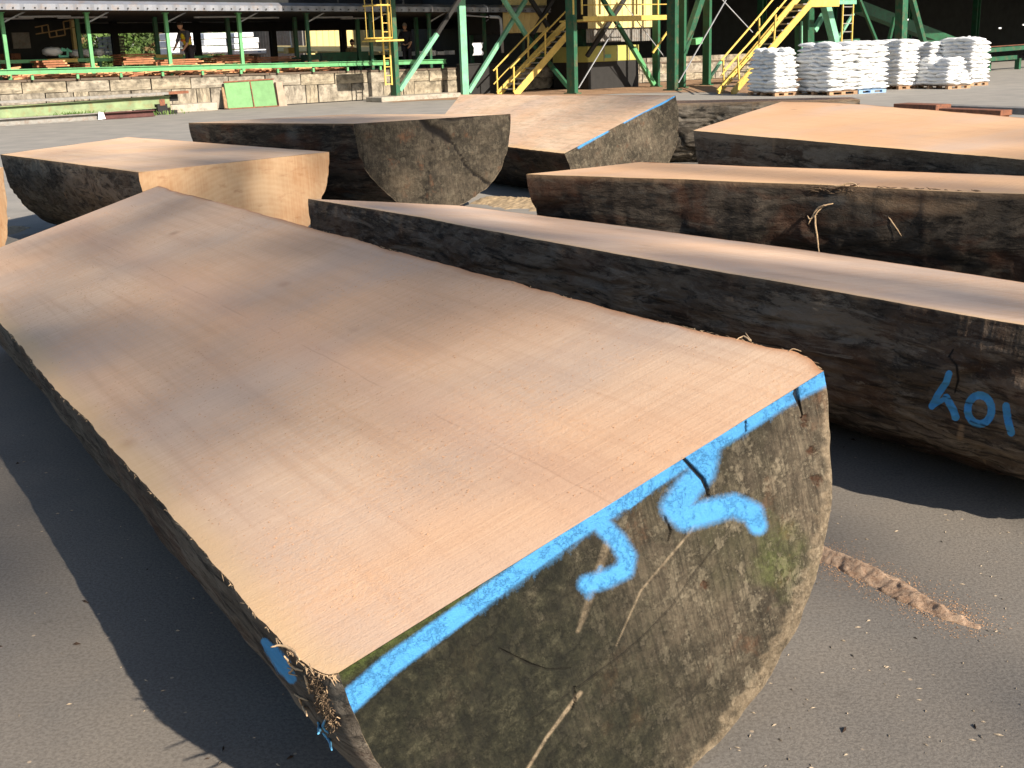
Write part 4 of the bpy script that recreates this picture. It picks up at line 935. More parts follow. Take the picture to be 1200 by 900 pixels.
m = MB(); m.bar(atv(1005, 8, -3), atv(1130, 56, -3), .5, .45); T.part(m, 'trough', M['green_dark'])
m = MB(); m.bar(atv(1050, 48, -3.4), atv(1110, 50, -3.4), .2, .16); T.part(m, 'support', M['green_dark'])
T = Th('green_machine', 'dark green low conveyor in shadow right of the sacks', 'conveyor', 22, -8)
m = MB(); m.bar(atv(1142, 60, -8.5), atv(1260, 51, -8.5), .3, .16); m.bar(atv(1150, 70, -8.3), atv(1188, 67, -8.3), .3, .16); T.part(m, 'beam', M['green_tower'])
m = MB(); m.bar(atv(1142, 56, -8.6), atv(1260, 48, -8.6), .1, .03); T.part(m, 'top_edge', M['rust'])
for x in (1160, 1195, 1225): m = MB(); p = atv(x, 66, -8.2); m.box((p[0], -8.2, 0), (p[0]+.15, -8, p[2]-.08)); T.part(m, 'leg', M['green_dark'])
for (x, y) in ((1135, 43), (1171, 33), (1199, 29), (1062, 23)):
    T3 = Th('work_lamp', {1135: 'small pale lamp glinting in the dark hall above the rightmost sacks', 1171: 'pale glinting fitting high in the dark hall', 1199: 'pale fitting at the right picture edge in the dark hall', 1062: 'white fitting beside the tall green post'}[x], 'lamp', *[bp(x, y, -6)[0], -6, bp(x, y, -6)[1]])
    p = atv(x, y, -6); m = MB(); m.box((p[0]-.09, -6.05, p[2]-.035), (p[0]+.09, -6, p[2]+.03)); T3.part(m, 'shade', M['white_wrap'], bevel=.01)
# concrete yard wall behind the tower
T = Th('yard_wall', 'pale low concrete wall far behind the green tower columns', 'wall', 14, 1.5)
p, q = bp(750, 70, 1.2), bp(925, 66, 1.2); k = 0
u = p[0]-6
while u < q[0]+3:
    for z0, z1 in ((0, .42), (.42, .95)): block(u, u+1.6, z0, z1, 1.2, T.root, T.o, k); k += 1
    u += 1.6
m = MB(); m.box((p[0]-6, 1.3, 0), (q[0]+3, 1.7, .88)); T.part(m, 'core', M['dark'])
weeds(bp(875, 88, .9)[0], .8, 0, 420, 3.0, .42, 'green weeds along the pale wall left of the sacks', 7)

# hopper building
T = Th('hopper_house', 'yellow corrugated hopper house with dark skirt behind the walkway', 'building', 8, -2)
hv = -2.7
p, q = atv(689, 33.5, hv), atv(764, 33.5, hv); m = corr(MB(), p[0], q[0], p[2], 5.2, hv, .28, .03); T.part(m, 'wall', M['yellow_pale'])
m = MB(); m.box((p[0]+.02, hv+.05, p[2]), (q[0]-.02, 2.4, 5)); T.part(m, 'body', M['dark'])
p2 = atv(690, 50, hv); m = corr(MB(), p[0]+.0, q[0], p2[2], p[2]-.01, hv+.1, .11, .02); T.part(m, 'skirt', M['grey_steel'])
T = Th('control_cabin', 'olive yellow cabin on a dark plinth under the hopper', 'cabin', 8, -2)
p, q = atv(689, 73, -2.4), atv(749, 52, -2.4); m = MB(); m.box((p[0], -2.4, p[2]), (q[0], -.4, q[2])); T.part(m, 'cabin_body', m_plain('olive_yellow_paint', (.38, .36, .10), .6, .15, 3), bevel=.02)
m = MB()
for f in (.3, .56, .8): m.box((p[0]+(q[0]-p[0])*f, -2.415, p[2]+.02), (p[0]+(q[0]-p[0])*f+.03, -2.402, q[2]-.02))
T.part(m, 'panel_joint', M['grey_steel'])
s0, s1 = atv(709, 68, -2.42), atv(716, 63.5, -2.42); m = MB(); m.box((s0[0], -2.43, s0[2]), (s1[0], -2.405, s1[2])); T.part(m, 'green_label', M['green_teal'])
m = MB(); m.box((p[0]+.02, -2.38, 0), (q[0]-.02, -.42, p[2]-.003)); T.part(m, 'plinth', M['dark'])
T = Th('side_house', 'shaded yellow corrugated wall behind the left stair', 'building', 5, -.5)
p, q = atv(590, 39, -.4), atv(682, 39, -.4); m = corr(MB(), p[0], q[0], p[2], 5.0, -.4, .24, .03); T.part(m, 'wall', M['yellow_pale'])
m = MB(); m.box((p[0]+.02, -.33, p[2]), (q[0]-.02, 2.5, 4.9)); T.part(m, 'body', M['dark'])
T = Th('vent_pipe', 'bent white pipe left of the shaded yellow wall', 'pipe', atv(586, 40, -.7)[0], -.7)
m = MB(); m.tube([atv(574, 19.5, -.7), atv(584, 20, -.7), atv(586.5, 22, -.7), atv(587.5, 30, -.7), atv(589, 62, -.7)], .055, 8); T.part(m, 'pipe', M['steel'], smooth=True)
m = MB(); m.tube([atv(545, 18, -.6), atv(573, 20, -.6)], .025, 6); T.part(m, 'cable', M['steel'])
T = Th('crumpled_bag', 'crumpled white bulk bag hanging in the dark opening', 'bag', atv(560, 58, -.2)[0], -.2, 1.2)
p, q = atv(554.5, 65, -.2), atv(566, 50, -.2); n_ = 8; V_ = []; F_ = []
for i in range(n_+1):
    for j in range(n_+1):
        f = j/n_; w = 1-.25*math.sin(f*math.pi*.5)*(1-f)*2
        V_.append((p[0]+(q[0]-p[0])*(.5+(i/n_-.5)*w), -.2+.03*math.sin(i*2.1+j)+.03*math.sin(j*1.7), q[2]+(p[2]-q[2])*f))
for i in range(n_):
    for j in range(n_): k = i*(n_+1)+j; F_.append((k, k+1, k+n_+2, k+n_+1))
m = MB(); m.add(V_, F_); T.part(m, 'bag', M['white_wrap'], smooth=True)
T = Th('dark_filler', 'added black box darkening the gap under the left stair', 'filler', atv(560, 90, -.5)[0], -.5)
p, q = atv(547, 100, -.6), atv(606, 74, -.6); m = MB(); m.box((p[0], -.6, 0), (q[0], -.05, q[2])); m.box((p[0]-.03, -.63, q[2]+.002), (q[0]+.03, -.02, q[2]+.05)); T.part(m, 'filler_body', M['dark'], bevel=.01)  # added black box, put here to keep the wall foot dark
# small crates and lit scraps on the dark dock right of the first tower leg
r = random.Random(9)
for i, (x0, x1, y0, y1) in enumerate(((470.5, 476, 60, 66), (488, 495, 60, 65), (504.5, 511, 59, 65.5), (513, 521, 60, 64.5), (527, 533, 59, 64))):
    a, b = atv(x0, y1, 3), atv(x1, y0, 3); T = Th('white_crate', 'white crate on the dark dock, %s from the first green leg' % ('nearest', 'second', 'third', 'fourth', 'farthest')[i], 'crate', a[0], 3, a[2]); m = MB(); m.box((a[0], 3, a[2]), (b[0], 3.4, b[2])); m.box((a[0]+.02, 2.98, a[2]+.04), (b[0]-.02, 2.997, b[2]-.06)); T.part(m, 'crate_body', M['white_wrap'], bevel=.01)
# caged ladder
T = Th('caged_ladder', 'yellow caged ladder beside the first green tower leg', 'ladder', bp(452, 80, -1.9)[0], -1.9)
lv = -1.9; p, q = atv(449.5, 60, lv), atv(457, 60, lv)
for s in (p, q): m = MB(); m.bar((s[0], lv, bp(450, 100, lv)[1]), (s[0], lv, 4.4), .035, .05); T.part(m, 'rail', M['yellow'])
z = .55
while z < 4.3:
    m = MB(); m.bar((p[0], lv, z), (q[0], lv, z), .025, .025); T.part(m, 'rung', M['yellow']); z += .27
a = atv(427, 44, lv); b = atv(455, 44, lv); cu = (a[0]+b[0])/2; ru = (b[0]-a[0])/2
for zz in (bp(440, 45, lv)[1], bp(440, 7, lv)[1]+.0, 3.6):
    m = MB(); m.tube([(cu+ru*math.cos(t), lv-.05-.55*math.sin(t), zz) for t in np.linspace(0, math.pi, 13)], .028, 6); T.part(m, 'hoop', M['yellow'])
for t in np.linspace(.15, math.pi-.15, 6):
    m = MB(); x = cu+ru*math.cos(t); y = lv-.05-.55*math.sin(t); m.bar((x, y, bp(440, 45, lv)[1]), (x, y, 4.3), .035, .015); T.part(m, 'cage_bar', M['yellow'])
m = MB(); s = bp(440, 46, lv)[1]; m.box((cu-ru*1.1, lv-.75, s-.08), (cu+ru*1.25, lv+.1, s-.03)); T.part(m, 'landing', M['yellow'])

# brown dirt under the tower and pale sawdust film between the logs
patch('dirt_patch', [tuple(uvw(*q)[:2]) for q in ((3.2, -1.0), (3.4, -5.6), (6, -6.4), (7, -8), (7, -10.8), (11, -10), (14, -7), (20, -6), (20, 1.1), (3.2, 1.1))], .004, M['dirt'], .18)
patch('dirt_patch', [tuple(uvw(*q)[:2]) for q in ((-.6, -2.6), (1.5, -3.4), (3.0, -2.8), (3.1, -.3), (-.2, -.3))], .006, M['dirt'], .12, seed=4)

# ------------------------------------------------------------------ white sacks on pallets
def m_sack():
    m, n = new_mat('white_woven_sack')
    a = n.noise(9, 5, .7); c = n.mix(n.ramp(n.math('ADD', a, n.math('MULTIPLY', n.math('SUBTRACT', n.rnd(), .5), .3)), (.35, 0), (.7, 1)), (.80, .80, .78), (.64, .645, .65))
    n.out(c, .55, n.bump(n.math('ADD', a, n.math('MULTIPLY', n.noise(30, 4, .7), .5)), .6, .03), spec=.35); return m
M['sack'] = m_sack()
def sack_mesh(seed):
    r = random.Random(seed); bm = bmesh.new(); bmesh.ops.create_cube(bm, size=1); bmesh.ops.subdivide_edges(bm, edges=bm.edges[:], cuts=4, use_grid_fill=True)
    for v in bm.verts:
        x, y, z = v.co*2
        pz = (1-.50*abs(x)**6)*(1-.42*abs(y)**6); px = 1+.0*z-.06*z*z; 
        v.co = Vector((x*.29*px+.008*math.sin(y*5+seed), y*.195*(1-.10*z*z)+.006*math.sin(x*7+seed*2), z*.066*pz+.015*math.sin(x*4+seed)*math.cos(y*3+seed*1.3)+r.uniform(-.006, .006)))
    me = bpy.data.meshes.new('sack'); bm.to_mesh(me); bm.free(); me.polygons.foreach_set('use_smooth', [True]*len(me.polygons)); me.materials.append(M['sack']); return me
SK = [sack_mesh(k) for k in range(5)]
pal_me = {}
def pallet(u, v, w, d, label, blue=False):
    T = Th('pallet', label, 'pallet', u, v, 0, 'pallets under the white sacks'); T.root.rotation_euler = (0, 0, RZ+ROT); T.root.scale = (1, 1, .68); mt = M['pallet_blue'] if blue else M['pallet']
    for k in range(7): m = MB(); a = v+k*d/6.6; m.box((u, a, .115), (u+w, a+.10, .135)); T.part(m, 'deck_board', mt)
    for i in range(3):
        for j in range(3): m = MB(); a, b = u+.002+i*(w-.144)/2, v+.004+j*(d-.11)/2; m.box((a, b, .02), (a+.14, b+.1, .113)); T.part(m, 'block', mt)
    for j in range(3): m = MB(); b = v+j*(d-.11)/2; m.box((u+.004, b, 0), (u+w-.004, b+.105, .019)); T.part(m, 'bottom_board', mt)
stacks = [((908, 113), 11, .0, 'pallet nearest the yellow stair', 0, .30), ((972, 112), 12, .0, 'pallet of the big pile facing the yard', 0, .07), (None, 12, .0, 'second pallet of the big pile', 0, .05),
          ((1053, 105), 12, .0, 'narrow pile right of the big one', 0, .10), ((1088, 101), 11, .0, 'slumped grey looking pile behind the low one', 0, .22), ((1111, 104.8), 7, .0, 'low sloping pile in front', 0, .40), ((1137, 101), 12, .0, 'rightmost pile in the shade', 0, .03)]
sacks = []
W_, D_ = .98, 1.30
ROT = -.22
def rot_uv(p, c):
    x, y = p[0]-c[0], p[1]-c[1]; return (c[0]+x*math.cos(ROT)-y*math.sin(ROT), c[1]+x*math.sin(ROT)+y*math.cos(ROT))
for si, (px, nl, _, nm, bl, tap) in enumerate(stacks):
    if px is None: u, v = rot_uv((stacks_uv[0]+W_+.04, stacks_uv[1]), stacks_uv)
    else: u, v = guv(*px)
    if si == 1: stacks_uv = (u, v)
    w, d = (W_, D_) if si not in (3, 6) else (.72, 1.15) if si == 3 else (.72, 1.3)
    if si == 0: w = .78
    if si == 5: d = 1.6; w = .85
    if si == 1: d = 1.5
    pallet(u, v, w, d, 'wooden pallet under the %s' % nm if si != 2 else 'blue grey pallet under the second half of the big pile', si == 2)
    rr = random.Random(si*7)
    for L in range(nl):
        z = .095+.060+L*.108; t = tap*(L/nl)**2.2 if si != 5 else tap*(L/nl)
        odd = L % 2; nu, nv = (2, 3) if not odd else (3, 2)
        uu0, vv0, ww, dd = u+t*w*.5, v+t*d*.3, w*(1-t), d*(1-t*.8)
        for i in range(nu):
            for j in range(nv):
                cu_, cv = uu0+(i+.5)*ww/nu, vv0+(j+.5)*dd/nv
                if L == nl-1 and rr.random() < .3: continue
                vis = (i == 0) or (j == 0) or L >= nl-2
                tiltz = rr.uniform(-.12, .12); su, sv = (ww/nu/.56, dd/nv/.375) if not odd else (dd/nv/.56, ww/nu/.375)
                pu, pv = rot_uv((cu_, cv), (u, v)); sacks.append((vis, si, (pu+rr.uniform(-.03, .03), pv+rr.uniform(-.03, .03), z+rr.uniform(-.008, .008)), (rr.uniform(-.09, .09), rr.uniform(-.10, .10), (0 if not odd else math.pi/2)+tiltz), (su*rr.uniform(1.0, 1.16), sv*rr.uniform(1.0, 1.16), rr.uniform(.92, 1.12)), (L, i, j, nu, nv), L == nl-1))
pri = [0, 2, 1, 3, 4, 5, 6]
sacks.sort(key=lambda s: (not s[0], [0, 0, 0, 1, 3, 1, 2][s[1]]))
ORD = 'bottom second third fourth fifth sixth seventh eighth ninth tenth eleventh twelfth'.split()
PILE = ['pile nearest the yellow stair', 'left half of the biggest pile', 'right half of the biggest pile', 'narrow pile beside the biggest', 'slumped pile at the back', 'low sloping front pile', 'shaded rightmost pile']
def sack_label(si, q, top):
    L, i, j, nu, nv = q
    if i == 0 and j == 0: pos = 'front corner'
    elif j == 0: pos = 'sunny front, '+('right end' if i == nu-1 else 'middle')
    elif i == 0: pos = 'left side, '+('far end' if j == nv-1 else 'middle')
    else: pos = 'back right' if j == nv-1 and i == nu-1 else 'inner place'
    return 'white sack, %s layer, %s of the %s' % ('top' if top else ORD[L], pos, PILE[si])
LB = ['white sack on the pile nearest the yellow stair', 'white sack on the left half of the biggest pile', 'white sack on the right half of the biggest pile', 'white sack on the narrow pile right of the biggest', 'greyish white sack on the slumped pile behind the low one', 'white sack on the low sloping pile in front', 'shaded white sack on the rightmost pile']
GR = ['sacks nearest the yellow stair', 'sacks of the biggest pile, left half', 'sacks of the biggest pile, right half', 'sacks of the narrow pile', 'sacks of the slumped pile', 'sacks of the low sloping pile', 'sacks of the rightmost pile']
rest = [np.zeros((0, 3))]; restf = []; nb = 0
for k, (vis, si, p, ro, sc, nm, tp) in enumerate(sacks):
    me = SK[k % 5]
    if k < 298 and vis:
        o = inst(me, 'sack', None, tuple(uvw(*p)), (ro[0], ro[1], ro[2]+RZ+ROT), sc); tag(o, sack_label(si, nm, tp), 'sack', GR[si])
    else:
        co = np.empty(len(me.vertices)*3); me.vertices.foreach_get('co', co); co = co.reshape(-1, 3)*np.array(sc)
        R_ = np.array(Euler((ro[0], ro[1], ro[2]+RZ+ROT)).to_matrix()); rest.append(co@R_.T+uvw(*p))
        restf.append(np.array([list(f.vertices) for f in me.polygons])+nb); nb += len(co)
o = mesh_np('sack_heap', np.concatenate(rest), np.concatenate(restf), M['sack'], None, True)
tag(o, 'white sacks at the hidden backs of the piles', 'sacks', kind='stuff')

# ------------------------------------------------------------------ more logs at the back and the left edge
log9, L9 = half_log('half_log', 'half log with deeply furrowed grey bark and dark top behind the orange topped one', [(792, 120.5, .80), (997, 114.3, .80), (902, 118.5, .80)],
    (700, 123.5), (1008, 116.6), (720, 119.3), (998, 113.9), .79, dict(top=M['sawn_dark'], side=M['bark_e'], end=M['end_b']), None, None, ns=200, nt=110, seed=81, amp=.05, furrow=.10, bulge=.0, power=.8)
log8, L10 = half_log('half_log', 'half log mostly cut off at the left edge, only its fresh yellow end in view', [(4, 197, .80), (-110, 236, .80), (-120, 186, .80)],
    (-110, 240), (-330, 205), (4, 196), (-150, 182), .79, dict(top=M['sawn_e'], side=M['bark_d'], end=M['fresh'], end2=M['end_b']), None, None, ns=60, nt=50, endk=20, seed=91, amp=.02, end_rim=False)

def slab_beam(label, pts, zt, thick, width, mat, name='steel_beam', cat='beam'):
    a, b = onz(*pts[0], zt), onz(*pts[1], zt); d = nz(b-a); w = np.array([-d[1], d[0], 0])*width
    if w[1] < 0: w = -w
    root = thing(name, label, cat, tuple(a-np.array([0, 0, zt]))); m = MB(); z = np.array([0, 0, thick])
    m.hexa([a-z, b-z, b+w-z, a+w-z, a, b, b+w, a+w]); m.v = [tuple(np.array(p)-(a-np.array([0, 0, zt]))) for p in m.v]; m.build('beam', mat, root, bevel=.006)
    m = MB(); o = a-np.array([0, 0, zt])
    for f in (.12, .85): c = a+(b-a)*f; m = MB(); m.hexa([tuple(q-o) for q in (c*[1, 1, 0], c*[1, 1, 0]+d*.12, c*[1, 1, 0]+d*.12+w, c*[1, 1, 0]+w, c-z*1.02, c+d*.12-z*1.02, c+d*.12+w-z*1.02, c+w-z*1.02)]); m.build('bearer', M['lumber'], root)
slab_beam('short rust red steel channel behind the orange topped log', ((1047, 121.5), (1097, 123)), .50, .12, .35, M['rust'])
slab_beam('long dull grey steel channel at the right behind the orange topped log', ((1098, 123), (1290, 130)), .46, .10, .3, M['grey_steel'])
slab_beam('low rusty channel in front of the grey one, behind the rightmost log', ((1100, 127), (1173, 129.5)), .47, .08, .25, M['rust'])

# ------------------------------------------------------------------ sawdust, chips, fibres
def m_dust():
    m, n = new_mat('sawdust'); a = n.noise(60, 6, .8); b = n.noise(9, 5, .6)
    c = n.ramp(b, (.3, (.52, .35, .23)), (.7, (.66, .47, .32))); c = n.mix(n.ramp(a, (.4, .6), (.55, 0)), c, (.32, .17, .10)); n.out(c, .95, n.bump(a, 1, .012)); return m
M['dust'] = m_dust()
def ridge(name, label, pts, h, mat, seed=0, nx=140, ny=30, kind=None, cat='sawdust'):
    """pts: (px, py, half width in m); a heap along a line on the ground"""
    C_ = [onz(a, b, 0)[:2] for a, b, _ in pts]; L = [0]
    for i in range(1, len(C_)): L.append(L[-1]+np.linalg.norm(C_[i]-C_[i-1]))
    s = np.linspace(0, L[-1], nx); cx = np.interp(s, L, [c[0] for c in C_]); cy = np.interp(s, L, [c[1] for c in C_]); w = np.interp(s, L, [p[2] for p in pts])
    w = w*(1+.25*fbm(s*6, 0, 0, seed, 4)); tx, ty = np.gradient(cx), np.gradient(cy); t = np.hypot(tx, ty); nx_, ny_ = -ty/t, tx/t
    q = np.linspace(-1, 1, ny); X = cx[:, None]+nx_[:, None]*w[:, None]*q; Y = cy[:, None]+ny_[:, None]*w[:, None]*q
    X = X+.006*fbm(X*14, Y*14, 0, seed+1, 3); Y = Y+.006*fbm(X*14, Y*14, 3, seed+2, 3)
    e = np.clip(1-np.abs(q), 0, 1)[None, :]**.9*np.clip(np.minimum(s, L[-1]-s)/.12, 0, 1)[:, None]
    Z = .001+np.maximum(0, h*e*(1+.22*fbm(X*22, Y*22, 0, seed+3, 4))+.006*fbm(X*40, Y*40, 0, seed+4, 3)*(e > 0))-.004*(np.abs(q) > .97)[None, :]
    o0 = np.array([C_[0][0], C_[0][1], 0.]); V_ = np.stack([X, Y, Z], -1).reshape(-1, 3)-o0
    o = mesh_np(name, V_, grid_faces(nx, ny), mat, None, True); o.location = o0
    if o.data.polygons[len(o.data.polygons)//2].normal.z < 0: o.data.flip_normals()
    return tag(o, label, cat, kind=kind)
ridge('sawdust_trail', 'narrow ridge of orange sawdust on the asphalt right of the big end', [(900, 620, .04), (945, 643, .042), (985, 657, .045), (1030, 679, .045), (1070, 702, .038), (1110, 722, .026), (1148, 736, .008)], .024, M['dust'], 3)
ridge('sawdust_heap', 'thin pale sawdust spill on the ground at the left edge', [(-60, 285, .3), (-10, 274, .3), (14, 269, .22), (32, 266, .06)], .03, m_plain('pale_dust', (.36, .29, .19), .95, .2, 30), 5)
ridge('sawdust_heap', 'low pale dirt ridge on the ground between the cracked log and the black one', [(556, 236, .15), (590, 236, .35), (630, 240, .35), (680, 246, .3)], .05, m_plain('pale_dirt', (.34, .25, .15), .95, .3, 20), 6)
r = random.Random(12)
def scatter(n, fn, size, name, label, mat, seed, flat=.25):
    r = random.Random(seed); m = MB()
    for _ in range(n):
        p = fn(r)
        if p is None: continue
        s = size*r.uniform(.4, 1.3); a = r.uniform(0, 6.28); c_, s_ = math.cos(a), math.sin(a); l = s*r.uniform(1, 3.5); w = s*r.uniform(.4, .8); z = .0015
        V_ = [(l, 0, 0), (0, w, 0), (-l, 0, 0), (0, -w, 0), (0, 0, s*flat*4)]
        m.add([(p[0]+x*c_-y*s_, p[1]+x*s_+y*c_, z+k) for x, y, k in V_], [(0, 1, 4), (1, 2, 4), (2, 3, 4), (3, 0, 4)])
    return tag(m.build(name, mat), label, 'wood chips', kind='stuff')
def onpx(r, x0, x1, y0, y1): w = onz(r.uniform(x0, x1), r.uniform(y0, y1), 0); return w[:2]
def near_trail(r):
    t = r.random(); x = 945+t*200+r.gauss(0, 18); y = 643+t*92+r.gauss(0, 10); return onz(x, y, 0)[:2]
scatter(3500, near_trail, .0011, 'wood_chips', 'fine orange chips scattered round the sawdust ridge', M['lumber_end'], 1)
scatter(200, lambda r: onpx(r, 820, 1250, 590, 960), .0028, 'wood_chips', 'pale chips sprinkled on the asphalt right of the big log', m_plain('pale_chip', (.42, .33, .23), .9), 2)
scatter(90, lambda r: onpx(r, -60, 420, 380, 960), .0026, 'wood_chips', 'sparse pale chips on the asphalt left of the big log', m_plain('pale_chip_left', (.40, .31, .21), .9), 3)
scatter(50, lambda r: onpx(r, -60, 1250, 420, 960), .005, 'bark_crumbs', 'dark bark crumbs on the asphalt', M['bark_c'] if False else m_plain('bark_crumb', (.035, .02, .012), .9), 4, .3)
scatter(500, lambda r: (r.uniform(-12, 12), r.uniform(7, 24)), .010, 'wood_chips', 'pale chips strewn over the yard between the logs', m_plain('yard_chip', (.40, .30, .20), .9), 5)
# sawdust grains and slivers left on the big sawn face
def on_main(x, y, up=0.): return onplane(x, y, A3, nS)+nS*up
m = MB(); r = random.Random(4)
u1_ = nz(B3-A3); a1_ = nz(D3-B3)
for k in range(5200):
    s, t = r.random()**1.3, r.random()
    if fbm(s*9, t*5, 0, 44, 3) < -.1+r.uniform(-.3, .3): continue
    p = A3+(B3-A3)*(.02+.96*t)+(D3-B3)*(.01+.97*s)+nS*.0012; l = r.uniform(.0012, .0038); w = l*r.uniform(.25, .5); th = r.uniform(-.6, .6)
    d = u1_*math.cos(th)+a1_*math.sin(th); e = u1_*-math.sin(th)+a1_*math.cos(th)
    m.add([p+d*l, p+e*w, p-d*l, p-e*w, p+nS*w*.9], [(0, 1, 4), (1, 2, 4), (2, 3, 4), (3, 0, 4)])
MW = mainlog.matrix_world if False else Matrix([[L[0], L[1], L[2]] for L in ML['R'].tolist()])
def on_root(mb, L): mb.v = [tuple(L['loc'](p)) for p in mb.v]
on_root(m, ML); m.build('sawdust_grain', m_plain('dust_grain', (.46, .25, .13), .9), mainlog, kind='stuff')
def fibre(mb, pts, r0, n=5):
    P_ = [2*pts[0]-pts[1]]+list(pts)+[2*pts[-1]-pts[-2]]; out = []
    for i in range(1, len(P_)-2):
        for k in range(5):
            t = k/5; a, b, c, d = P_[i-1:i+3]; out.append(.5*(2*b+(c-a)*t+(2*a-5*b+4*c-d)*t*t+(3*b-a-3*c+d)*t**3)+rng.normal(size=3)*r0*.15)
    pts = out+[pts[-1]]
    rs = [r0*(.35+.65*math.sin(math.pi*(i+.6)/(len(pts)+.2))) for i in range(len(pts))]; mb.tube(pts, rs, n)
axM = nz(D3-B3)
def at_end(x, y, out=0.): return onplane(x, y, A3, axM)-axM*out
from mathutils.bvhtree import BVHTree
_fl = [c for c in mainlog.children if c.name.startswith('flank')][0].data
_bv = BVHTree.FromPolygons([tuple(v.co) for v in _fl.vertices], [tuple(f.vertices) for f in _fl.polygons])
def on_flank(x, y, out=.002):
    o = ML['loc'](EYE); d = nz(ray(x, y)@ML['R']); h = _bv.ray_cast(Vector(o), Vector(d))
    if h[0] is None: return at_end(x, y, out)
    n_ = np.array(h[1]); n_ = n_ if n_@d < 0 else -n_
    return ML['wor'](np.array(h[0])+n_*out)
M['fibre'] = m_plain('pale_wood_fibre', (.52, .36, .21), .8, .25, 30); M['fibre_blue'] = m_plain('blue_painted_fibre', (.09, .30, .50), .6, .25, 30); M['fibre_dark'] = m_plain('brown_wood_fibre', (.12, .08, .048), .85, .4, 30)
for pts, r0, mt in (([(318, 760), (330, 758), (345, 764), (352, 775)], .003, 'fibre'), ([(334, 770), (344, 780), (356, 785)], .003, 'fibre'), ([(338, 782), (345, 784), (340, 788), (350, 791)], .002, 'fibre'),
                    ([(358, 790), (362, 800), (364, 812)], .003, 'fibre'), ([(352, 818), (357, 828), (359, 838)], .003, 'fibre'), ([(346, 812), (352, 816), (362, 820)], .0022, 'fibre'),
                    ([(374, 845), (376, 852), (372, 859)], .004, 'fibre_blue'), ([(380, 858), (387, 866), (388, 878)], .0035, 'fibre_blue'), ([(384, 840), (380, 850), (386, 858)], .003, 'fibre_blue')):
    m = MB(); fibre(m, [on_flank(x, y, .003) if y > 775 else on_main(x, y, .003) for x, y in pts], r0); on_root(m, ML); m.build('splinter', M[mt], mainlog, smooth=True)
m = MB(); m2 = MB(); r = random.Random(8)
for k in range(700):
    f = r.random(); x = 366+f*24+r.gauss(0, 4); y = 790+f*60+r.gauss(0, 6)
    p = on_flank(x, y, r.uniform(-.002, .005)); d = np.array([r.uniform(-1, 1), r.uniform(-1, 1), r.uniform(-1.6, .5)]); d = nz(d)*r.uniform(.003, .011)
    (m if r.random() < .10 else m2).tube([p, p+d*.6+np.array([0, 0, r.uniform(-.002, .002)]), p+d], [r.uniform(.0005, .0012)]*2+[.0003], 4)
on_root(m, ML); on_root(m2, ML); m.build('frayed_fibre', M['fibre'], mainlog, kind='stuff'); m2.build('frayed_fibre', M['fibre_dark'], mainlog, kind='stuff')
for pts, r0 in (([(862, 399), (872, 396), (880, 400), (874, 392)], .004), ([(924, 412), (930, 411), (939, 412)], .003)):
    m = MB(); fibre(m, [on_main(x, y, .001+.004*(i % 2)) for i, (x, y) in enumerate(pts)], r0*.55); on_root(m, ML); m.build('splinter', M['fibre'], mainlog, smooth=True)
# ragged skin along both long edges and the right rim of the end
m = MB(); r = random.Random(18)
for tab in (EF_px, EN_px):
    for k in range(150):
        i = r.randrange(len(tab)-1); f = r.random(); x = tab[i][0]+(tab[i+1][0]-tab[i][0])*f; y = tab[i][1]+(tab[i+1][1]-tab[i][1])*f
        p = on_main(x, y, -.002); d = axM*r.uniform(-.03, .03)+nS*r.uniform(-.008, .002)+u1_*r.uniform(-.008, .008)*1
        m.tube([p, p+d*.5+nS*r.uniform(-.001, .003), p+d], [.0008, r.uniform(.0006, .0014), .0003], 4)
on_root(m, ML); m.build('frayed_fibre', M['fibre'], mainlog, kind='stuff')
# hanging bark fibres on the black flanked log
vt = onz(975, 217.5, .82); nv_ = nz(np.cross(onz(1200, 228, .82)-onz(617, 204, .82), [0, 0, 1]))
if nv_[1] > 0: nv_ = -nv_
for pts, r0 in (([(976, 218), (985, 217), (1000, 214), (1009, 218)], .005), ([(978, 238), (968, 240), (958, 246), (950, 262)], .0055), ([(966, 242), (958, 252), (959, 275), (963, 298)], .0055), ([(959, 250), (952, 256), (948, 252)], .004), ([(1128, 236), (1126, 244), (1127, 252)], .004), ([(1106, 226), (1110, 228), (1112, 234)], .004), ([(1040, 250), (1050, 262), (1058, 276)], .0035)):
    m = MB(); fibre(m, [onplane(x, y, vt, nv_)+nv_*(.02+.012*(i % 2)) for i, (x, y) in enumerate(pts)], r0, 6); on_root(m, L3); m.build('bark_fibre', M['fibre'], log3, smooth=True)
m = MB(); r = random.Random(28)
for k in range(240):
    x = r.uniform(955, 1150); y = np.interp(x, [955, 1150], [218, 227])+r.gauss(2, 2.5); p = onplane(x, y, vt, nv_)+nv_*r.uniform(-.005, .012); d = nz(onz(1200, 228, .82)-vt)*r.uniform(-.08, .08)+np.array([0, 0, r.uniform(-.03, .015)])
    m.tube([p, p+d*.5, p+d], [.0018, .003, .0008], 4)
on_root(m, L3); m.build('frayed_fibre', M['fibre_dark'], log3, kind='stuff')
for pts in ([(860, 186), (930, 192), (1010, 197), (1100, 201)], [(700, 300), (704, 304), (707, 300)]): pass

